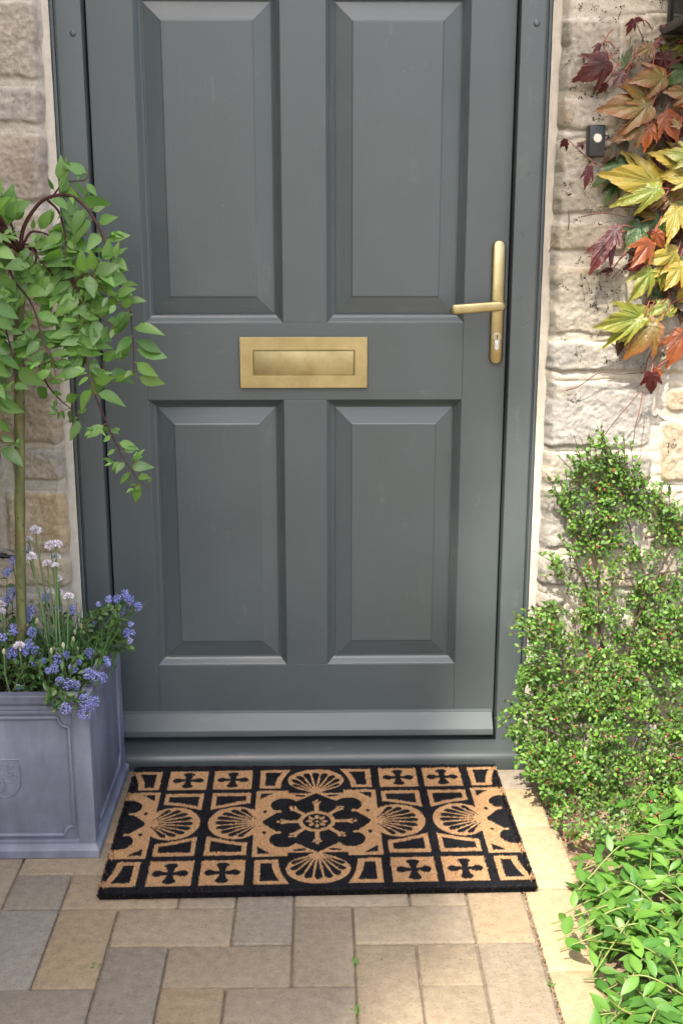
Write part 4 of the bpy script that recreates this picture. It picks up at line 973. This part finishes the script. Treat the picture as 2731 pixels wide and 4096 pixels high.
# ================================================================== COTONEASTER
coto = thing('cotoneaster', 'dense green cotoneaster bush with tiny leaves and red buds against the right wall', 'shrub', (.62, -.15, 0))
DS = 1.7418
CPOLY = [(1378, 1025), (1400, 1035), (1432, 1050), (1432, 1085), (1500, 1105), (1512, 1150), (1540, 1150), (1600, 1165), (1640, 1180), (1640, 1870), (1568, 1875), (1500, 1885), (1440, 1905), (1352, 1945), (1300, 1925), (1272, 1890), (1262, 1840), (1225, 1800), (1200, 1740), (1172, 1690), (1170, 1640), (1195, 1610), (1185, 1540), (1225, 1510), (1212, 1460), (1205, 1430), (1235, 1400), (1290, 1395), (1305, 1350), (1262, 1310), (1275, 1285), (1310, 1270), (1325, 1200), (1278, 1150), (1280, 1135), (1330, 1130), (1310, 1090), (1345, 1060)]
def coff(z): return .022+.23*min(1, max(0, (.62-z)/.62))**1.6
def coto_pt(u, v, extra=0.0):
    y = -.12
    for _ in range(12):
        z = float(ony(u, v, y)[2]); y = .5*y+.5*(-.082-coff(z)-extra)
    return ony(u, v, y)
holes = [(1450, 1215, 26, 35), (1480, 1240, 30, 26), (1420, 1330, 14, 10), (1500, 1180, 26, 16), (1300, 1370, 18, 14), (1255, 1480, 14, 26), (1395, 1720, 10, 26)]
clv, ctw, cbr = MB(), MB(), MB(); r4 = random.Random(21)
def cg():
    k = r4.random(); c = np.array((.026, .084, .010))*(1-k)+np.array((.130, .265, .028))*k
    return c*1.2 if r4.random() < .12 else c
cnt = 0
while cnt < 2150:
    du, dvv = r4.uniform(1160, 1640), r4.uniform(1020, 1950)
    if not bool(in_poly(np.array([du]), np.array([dvv]), CPOLY)[0]): continue
    if any(((du-a)/c)**2+((dvv-b_)/d)**2 < 1 for a, b_, c, d in holes) and r4.random() < .8: continue
    dens = 1.0 if dvv > 1400 else .62
    if du > 1440 and dvv < 1360: dens = .55
    if du < 1290 and dvv < 1700: dens *= .8
    if r4.random() > dens: continue
    bul = float(fbm(du*.013, dvv*.013, seed=301, octv=3)); dep = (r4.uniform(-.085, .018)+.06*bul)*(1 if dvv > 1330 else .45)
    if bul < -.16 and dvv > 1250 and r4.random() < .6: continue
    cnt += 1; p = coto_pt(du*DS, dvv*DS, dep)
    if p[2] < .02: p = onz(du*DS, dvv*DS, r4.uniform(.012, .07))
    if p[1] > -.088: p[1] = -.088
    ax = Vector((r4.gauss(0, .75), r4.gauss(-.45, .45), r4.gauss(.25, .7))).normalized()
    if p[0] < .50: ax.x = abs(ax.x)*-.3; ax.normalize()
    ln = r4.uniform(.022, .050); a = Vector(p)-ax*ln*.7
    ctw.tube([a, Vector(p)], [.0009, .0006], 4, np.array((.11, .065, .04))*r4.uniform(.6, 1.3), cap=False)
    nl = r4.randint(6, 10); lat = ax.orthogonal().normalized(); l2 = ax.cross(lat)
    for k in range(nl):
        t = (k+.6)/nl; q = a+ax*ln*t; an = k*2.4+r4.random(); dd = ax*.45+(lat*math.cos(an)+l2*math.sin(an))*.9
        nn = Vector((r4.gauss(-.1, .7), -.7, r4.gauss(.7, .6)))
        s_ = r4.uniform(.0075, .0125)
        leaf(clv, q+dd.normalized()*.0012, dd, nn, s_, s_*r4.uniform(.56, .72), cg(), 'obov' if k % 2 else 'ell', 3, .22, r4.uniform(-.1, .3), .15)
    if r4.random() < .15:
        for z in range(r4.randint(1, 2)):
            c_ = Vector(p)+ax*.003+Vector((r4.gauss(0, .004), -.004, r4.gauss(.002, .004))); rr = r4.uniform(.0016, .0024)
            cbr.blob(c_, (rr, rr, rr*1.15), np.array((.36, .03, .04)) if r4.random() < .7 else np.array((.46, .14, .16)), 1)
EDGE_ = CPOLY[17:]+CPOLY[:9]; cxm, cym = 1420., 1450.
for q in range(64):                 # stray shoots that break the outline
    i = r4.randrange(len(EDGE_)-1); f = r4.random(); bx = EDGE_[i][0]*(1-f)+EDGE_[i+1][0]*f; by = EDGE_[i][1]*(1-f)+EDGE_[i+1][1]*f
    ddx, ddy = bx-cxm, (by-cym)*.8; l = math.hypot(ddx, ddy); ddx, ddy = ddx/l+r4.gauss(0, .35), ddy/l-.35+r4.gauss(0, .35); ln = r4.uniform(18, 46)
    a0 = coto_pt((bx-ddx*26)*DS, (by-ddy*26)*DS, -.004); e0 = coto_pt((bx+ddx*ln)*DS, (by+ddy*ln)*DS, r4.uniform(.0, .03))
    if e0[2] < .012: continue
    P = smooth_path([a0, (a0+e0)/2+np.array((0, -.006, .006)), e0], 6); ctw.tube(P, [.0011-.0005*k/len(P) for k in range(len(P))], 5, np.array((.11, .065, .04)), cap=False)
    for k in range(r4.randint(9, 15)):
        t = .12+.88*r4.random(); j = min(len(P)-2, int(t*(len(P)-1))); ax = Vector(P[j+1]-P[j]).normalized(); dd = (ax*.5+Vector((r4.gauss(0, .7), r4.gauss(-.2, .5), r4.gauss(0, .7)))).normalized(); s_ = r4.uniform(.008, .014)
        leaf(clv, Vector(P[j]), dd, Vector((r4.gauss(-.1, .6), -.75, r4.gauss(.7, .5))), s_, s_*r4.uniform(.55, .7), cg(), 'ell', 3, .22, r4.uniform(-.1, .3), .15)
SK = [[(1400, 1740), (1385, 1560), (1375, 1400), (1370, 1250), (1378, 1060)], [(1400, 1700), (1440, 1500), (1480, 1350), (1450, 1230), (1430, 1110)], [(1390, 1650), (1320, 1560), (1250, 1450), (1220, 1425)], [(1390, 1500), (1340, 1330), (1300, 1300)], [(1450, 1450), (1520, 1300), (1580, 1200)], [(1400, 1750), (1300, 1700), (1200, 1650)], [(1440, 1740), (1500, 1640), (1600, 1560)], [(1375, 1330), (1330, 1170), (1285, 1145)], [(1420, 1330), (1490, 1320), (1560, 1310)], [(1480, 1235), (1540, 1230), (1600, 1240)], [(1400, 1750), (1350, 1820), (1310, 1890)], [(1520, 1350), (1550, 1420), (1560, 1500)]]
for S_ in SK:
    P = smooth_path([coto_pt(x*DS, y*DS, -.02-.05*min(1, max(0, (y-1250)/300))) for x, y in S_], 6)
    ctw.tube(P, [.0030-.0020*i/len(P) for i in range(len(P))], 7, np.array((.060, .038, .026)))
for q in range(12):
    x, y = r4.uniform(1230, 1600), r4.uniform(1200, 1850)
    if not bool(in_poly(np.array([x]), np.array([y]), CPOLY)[0]): continue
    P = [coto_pt(x*DS, y*DS, -.012), coto_pt((x+r4.gauss(0, 25))*DS, (y-r4.uniform(15, 50))*DS, 0), coto_pt((x+r4.gauss(0, 45))*DS, (y-r4.uniform(40, 110))*DS, .008)]
    ctw.tube(smooth_path(P, 4), .0011, 5, np.array((.12, .08, .055))*r4.uniform(.6, 1.4), cap=False)
ctw.build('branches', M_TWIG, coto); clv.build('leaves', M_COTO, coto); kind(cbr.build('flower_buds', vcol_mat('bud', .35, .5), coto), 'stuff')

# ================================================================== PERIWINKLE, GRASS, LITTER
vinca = thing('periwinkle', 'trailing periwinkle with long glossy bright green leaves spreading beside the paving', 'plant', (.62, -.65, 0))
vl, vs_ = MB(), MB(); r5 = random.Random(33)
VP = [(1350, 2020), (1400, 1975), (1430, 1925), (1480, 1890), (1540, 1860), (1640, 1830), (1640, 2420), (1440, 2420), (1425, 2330), (1455, 2240), (1425, 2180), (1400, 2110), (1362, 2075)]
def vg(): k = r5.random(); return np.array((.035, .135, .014))*(1-k)+np.array((.115, .255, .026))*k
cnt = 0
while cnt < 105:
    du, dvv = r5.uniform(1320, 1640), r5.uniform(1800, 2420)
    if not bool(in_poly(np.array([du]), np.array([dvv]), VP)[0]): continue
    if r5.random() < .35 and du < 1400: continue
    cnt += 1; hz = r5.uniform(.02, .085)*(1 if du > 1400 else .6); p = onz(du*DS, dvv*DS, hz)
    hd_ = r5.uniform(0, 6.28) if du > 1400 else r5.uniform(2.3, 4.3); ln = r5.uniform(.07, .17); dx, dy = math.cos(hd_), math.sin(hd_)
    p0 = p-np.array((dx*ln*.7, dy*ln*.7, hz*.55)); p0[2] = max(p0[2], .004); p2 = p+np.array((dx*ln*.3, dy*ln*.3, r5.uniform(-.012, .025))); p2[2] = max(p2[2], .012)
    P = smooth_path([p0, p+np.array((0, 0, .008)), p2], 7); vs_.tube(P, .0014, 6, np.array((.17, .20, .06))*r5.uniform(.8, 1.2), cap=False); m = len(P)
    np_ = r5.randint(3, 5)
    for k in range(np_+1):
        t = .12+.86*k/np_; i = min(m-2, int(t*(m-1))); q = P[i]; ax = Vector(P[i+1]-P[i]).normalized(); lat = ax.cross(Vector((0, 0, 1))).normalized(); sz = r5.uniform(.026, .047)*(1-.35*(k == np_))
        ro_ = r5.uniform(-.6, .6); lat = (lat*math.cos(ro_)+Vector((0, 0, 1))*math.sin(ro_)).normalized()
        for sd in (-1, 1):
            dd = ax*r5.uniform(.35, .8)+lat*sd+Vector((0, 0, r5.uniform(.0, .5)))
            leaf(vl, Vector(q)+lat*sd*.002, dd, Vector((r5.gauss(0, .25), r5.gauss(-.2, .25), 1)), sz*r5.uniform(.85, 1.1), sz*r5.uniform(.40, .50), vg(), 'ell', 6, r5.uniform(.1, .35), r5.uniform(.0, .4), .14)
for S_ in ([(1640, 1980), (1568, 1960), (1500, 1930), (1460, 1910), (1400, 1935), (1345, 1990)], [(1500, 1800), (1470, 1830), (1440, 1880)]):
    P = smooth_path([onz(x*DS, y*DS, .06-.008*i) for i, (x, y) in enumerate(S_)], 6); vs_.tube(P, .0015, 6, (.24, .22, .07))
    for i in range(3, len(P)-1, 5):
        ax = Vector(P[i+1]-P[i]).normalized(); lat = ax.cross(Vector((0, 0, 1))).normalized()
        for sd in (-1, 1): leaf(vl, P[i], ax*.5+lat*sd, Vector((0, -.2, 1)), .045, .020, vg(), 'ell', 6, .25, .25, .12)
vs_.build('stems', M_STEM, vinca); vl.build('leaves', M_VINCA, vinca)
gt2 = thing('grass_tuft', 'thin yellowing grass blades arching over the edging at the bottom right corner', 'grass', (.56, -.93, 0)); gb = MB()
for S_ in ([(1600, 2350), (1500, 2345), (1430, 2320), (1375, 2275)], [(1620, 2330), (1540, 2340), (1460, 2335), (1400, 2300)], [(1600, 2290), (1530, 2305), (1470, 2310), (1440, 2305)], [(1568, 2200), (1530, 2160), (1505, 2130), (1490, 2105)], [(1480, 2190), (1440, 2170), (1400, 2165), (1330, 2160)], [(1480, 2200), (1430, 2185), (1370, 2175), (1335, 2163)], [(1640, 2360), (1550, 2362), (1480, 2352), (1420, 2348)], [(1500, 2300), (1490, 2240), (1488, 2190)], [(1560, 2320), (1540, 2260), (1500, 2220), (1470, 2200)], [(1620, 2310), (1520, 2320), (1450, 2325), (1390, 2335)]):
    P = smooth_path([onz(x*DS, y*DS, .015+.05*math.sin(math.pi*i/(len(S_)-1)*.9)) for i, (x, y) in enumerate(S_)], 6); n = len(P); c_ = np.array((.30, .29, .09))*r5.uniform(.7, 1.2) if r5.random() < .6 else np.array((.16, .24, .06))
    vs = []
    for i, p in enumerate(P):
        t = Vector(P[min(i+1, n-1)]-P[max(i-1, 0)]).normalized(); l = t.cross(Vector((0, 0, 1))).normalized(); w_ = .0021*(1-(i/(n-1))**2)+.0002; vs += [Vector(p)+l*w_, Vector(p)+Vector((0, 0, -.0008)), Vector(p)-l*w_]
    gb.add(vs, [(3*i+k, 3*i+k+1, 3*i+k+4, 3*i+k+3) for i in range(n-1) for k in (0, 1)], c_)
gb.build('blades', M_STEM, gt2)
def dry_leaf(u, v, s, label, col, ang):
    mb = MB(); c = onz(u, v, .02); n = 7; vs = []
    for i in range(n):
        t = i/(n-1); w_ = math.sin(math.pi*min(1, t*.92+.06))*.34*s
        for k in range(5):
            b_ = (k-2)/2; x, y = (t-.5)*s, b_*w_; z = .012*abs(b_)**1.6+.008*math.sin(t*5)+random.uniform(-.002, .002)
            vs.append((c[0]+x*math.cos(ang)-y*math.sin(ang), c[1]+x*math.sin(ang)+y*math.cos(ang), c[2]+z))
    mb.add(vs, [(i*5+k, i*5+k+1, i*5+k+6, i*5+k+5) for i in range(n-1) for k in range(4)], [tuple(np.array(col)*random.uniform(.8, 1.2)) for _ in vs])
    tag(mb.build('dry_leaf', vdry), label, 'dry leaf', 'fallen dry leaves on the flower bed')
vdry = vcol_mat('dry_leaf_skin', .8, .25, 120, .25)
dry_leaf(2655, 3055, .075, 'large tan curled dry leaf between the cotoneaster and the periwinkle at the right edge', (.36, .22, .12), .4)
dry_leaf(2212, 3300, .035, 'small pale dry leaf on bare soil right beside the paving edge', (.40, .26, .16), 1.9)
dry_leaf(2285, 3352, .050, 'reddish brown dry leaf lying under the lowest cotoneaster twigs', (.30, .15, .08), .9)
dry_leaf(2195, 3130, .040, 'dark rusty dry leaf on the soil at the corner of the threshold', (.17, .08, .05), 2.4)
dry_leaf(2330, 3380, .032, 'thin folded dry leaf where the first periwinkle leaves begin', (.34, .22, .13), 2.9)
db = MB()
for q in range(420):
    u, v = r5.uniform(2090, 2330), r5.uniform(3040, 3620); p = onz(u, v, .012)
    if p[0] < .497-.02*max(0, -p[1]-.5): continue
    a = r5.uniform(0, 6.28); l = r5.uniform(.004, .018); z = .012+.012*r5.random()+.02*float(sstep(.55, .8, p[0])); db.tube([(p[0], p[1], z), (p[0]+l*.5*math.cos(a), p[1]+l*.5*math.sin(a), z+.003), (p[0]+l*math.cos(a), p[1]+l*math.sin(a), z)], .0007, 4, np.array((.20, .10, .06))*r5.uniform(.5, 1.7), cap=False)
for q in range(130):                # crumbs in the joints beside the edging
    y = r5.uniform(-1.0, -.55); p = (.3976+r5.gauss(0, .0012), y); rr = r5.uniform(.0008, .0018); db.blob((p[0], p[1], .0005), (rr*1.4, rr, rr), np.array((.20, .12, .07))*r5.uniform(.5, 1.5), 1)
for q in range(260):
    u, v = r5.uniform(0, 2300), r5.uniform(3450, 4090); p = onz(u, v, 0.0006); rr = r5.uniform(.0005, .0011); db.blob((p[0], p[1], .0008), (rr*1.3, rr, rr*.8), np.array((.25, .19, .13))*r5.uniform(.3, 2.0), 1)
tag(kind(db.build('plant_litter', M_TWIG), 'stuff'), 'brown twigs, crumbs and grit scattered on the soil and over the paving', 'litter')
WEEDS = [(1422, 3850, 'tiny green weed in the paving joint just below the middle of the doormat'), (382, 3868, 'tiny green weed in the joint between a grey and a buff paver at lower left'), (1425, 4040, 'tiny yellow green weed in the paving joint at the bottom edge of the picture'), (2205, 3940, 'tiny green weed in the joint beside the sunlit edging')]
for (u, v, lb) in WEEDS:
    p = onz(u, v, 0); mb = MB()
    for k in range(14):
        d = Vector((r5.gauss(0, .7), r5.gauss(0, .7), r5.uniform(.3, 1))); leaf(mb, Vector(p)+Vector((r5.gauss(0, .002), r5.gauss(0, .005), -.002)), d, Vector((0, -.3, 1)), r5.uniform(.005, .010), .004, np.array((.10, .20, .03)), 'ell', 3, .2, .2, .2)
    tag(mb.build('weed', M_VINCA), lb, 'weed', 'weeds in the paving joints')

# ================================================================== LEAFY BLOCKER ADDED OUT OF VIEW ON THE LEFT (darkens light from that side)
light_blocker = thing('light_blocker', 'unseen tall leafy block added left of the planter to darken that side', 'light_blocker', (-2.0, -2.6, 0))
hb = MB(); hb.box(-2.5, -1.50, -4.8, -.35, -.05, 4.45, .08); hb.build('branches', flat('blocker_inside', (.022, .032, .012), .9), light_blocker, auto=40)
NH = 26000; hy, hz, hs = rng.uniform(-4.85, -.3, NH), rng.uniform(0, 4.55, NH), rng.random(NH)
hx = np.where(hs < .72, -1.50+rng.normal(.03, .05, NH), np.where(hs < .86, rng.uniform(-2.5, -1.5, NH), rng.uniform(-2.5, -1.5, NH)))
hz = np.where((hs >= .72) & (hs < .86), 4.48+rng.normal(0, .04, NH), hz); hy = np.where(hs >= .86, np.where(rng.random(NH) < .5, -4.82, -.33)+rng.normal(0, .03, NH), hy)
ctr = np.stack([hx, hy, hz], -1); u1 = rng.normal(size=(NH, 3)); u1 /= np.linalg.norm(u1, axis=1)[:, None]; nn = rng.normal(size=(NH, 3))*.6+np.array((1., 0, .5)); u2 = np.cross(nn, u1); u2 /= np.linalg.norm(u2, axis=1)[:, None]
L_ = rng.uniform(.018, .034, NH)[:, None]; W_ = L_*.5; V = np.stack([ctr-u1*L_, ctr+u2*W_, ctr+u1*L_, ctr-u2*W_], 1).reshape(-1, 3); kc = rng.random(NH)[:, None]
fast_mesh('leaves', V, np.arange(4*NH).reshape(-1, 4), np.repeat(np.array((.025, .06, .014))*(1-kc)+np.array((.06, .12, .025))*kc, 4, 0), M_TREE, light_blocker, smooth=False)

# ================================================================== TREE BEHIND THE VIEWER (casts the shade on the doorway)
tree = thing('garden_tree', 'broad leafy garden tree whose crown shades the doorway', 'tree', (-4.2, -8.4, -.05))
FB = [(-2.6, -.45), (-1.6, -.10), (-.95, .10), (-.6, .24), (-.2, .34), (0, .40), (.2, .46), (.4, .56), (.55, .80), (.8, 1.25), (1.0, 1.9), (1.5, 2.3)]
NT = 30000; Y = rng.uniform(-2.6, 2.3, NT); X = rng.uniform(-2.8, 2.4, NT); lim = np.interp(Y, [a for a, b in FB], [b for a, b in FB])
dd = lim-X+.10*fbm(X*5, Y*5, seed=101, octv=3); ok = (dd > 0)&(rng.random(NT) < sstep(0, .16, dd)*.9+.1); ok &= rng.random(NT) < sstep(2.5, 1.9, np.abs(Y))+.15
X, Y = X[ok], Y[ok]; n = len(X); Hh = rng.uniform(9.0, 12.5, n); ctr = np.stack([X+SUN[0]/SUN[2]*Hh, Y+SUN[1]/SUN[2]*Hh, Hh], -1)
u1 = rng.normal(size=(n, 3)); u1[:, 2] *= .4; u1 /= np.linalg.norm(u1, axis=1)[:, None]; nn = rng.normal(size=(n, 3))*.6+SUN; u2 = np.cross(nn, u1); u2 /= np.linalg.norm(u2, axis=1)[:, None]
L_ = rng.uniform(.055, .085, n)[:, None]; W_ = L_*.55
V = np.stack([ctr-u1*L_, ctr+u2*W_-u1*L_*.1, ctr+u1*L_, ctr-u2*W_-u1*L_*.1], 1).reshape(-1, 3)
kcol = rng.random(n)[:, None]; Ct = np.array((.04, .09, .02))*(1-kcol)+np.array((.09, .16, .035))*kcol
fast_mesh('crown', V, np.arange(4*n).reshape(-1, 4), np.repeat(Ct, 4, 0), M_TREE, tree, smooth=False)
tb = MB(); T0 = np.array((-4.2, -8.4, -.05)); T1 = np.array((-4.0, -8.0, 7.2)); tb.tube(smooth_path([T0, T0+np.array((.1, .1, 3.0)), T1, T1+np.array((.2, .3, 3.3))], 6), [.30-.012*i for i in range(19)], 12, (.11, .085, .06))
for q in range(16):
    e = ctr[r5.randrange(n)]; s_ = T1+np.array((0, 0, r5.uniform(-1.5, 2.0))); tb.tube(smooth_path([s_, (s_+e)/2+np.array((0, 0, .25)), e], 6), [.055-.0038*i for i in range(13)], 8, (.11, .085, .06))
tb.build('trunk', M_BARK, tree)
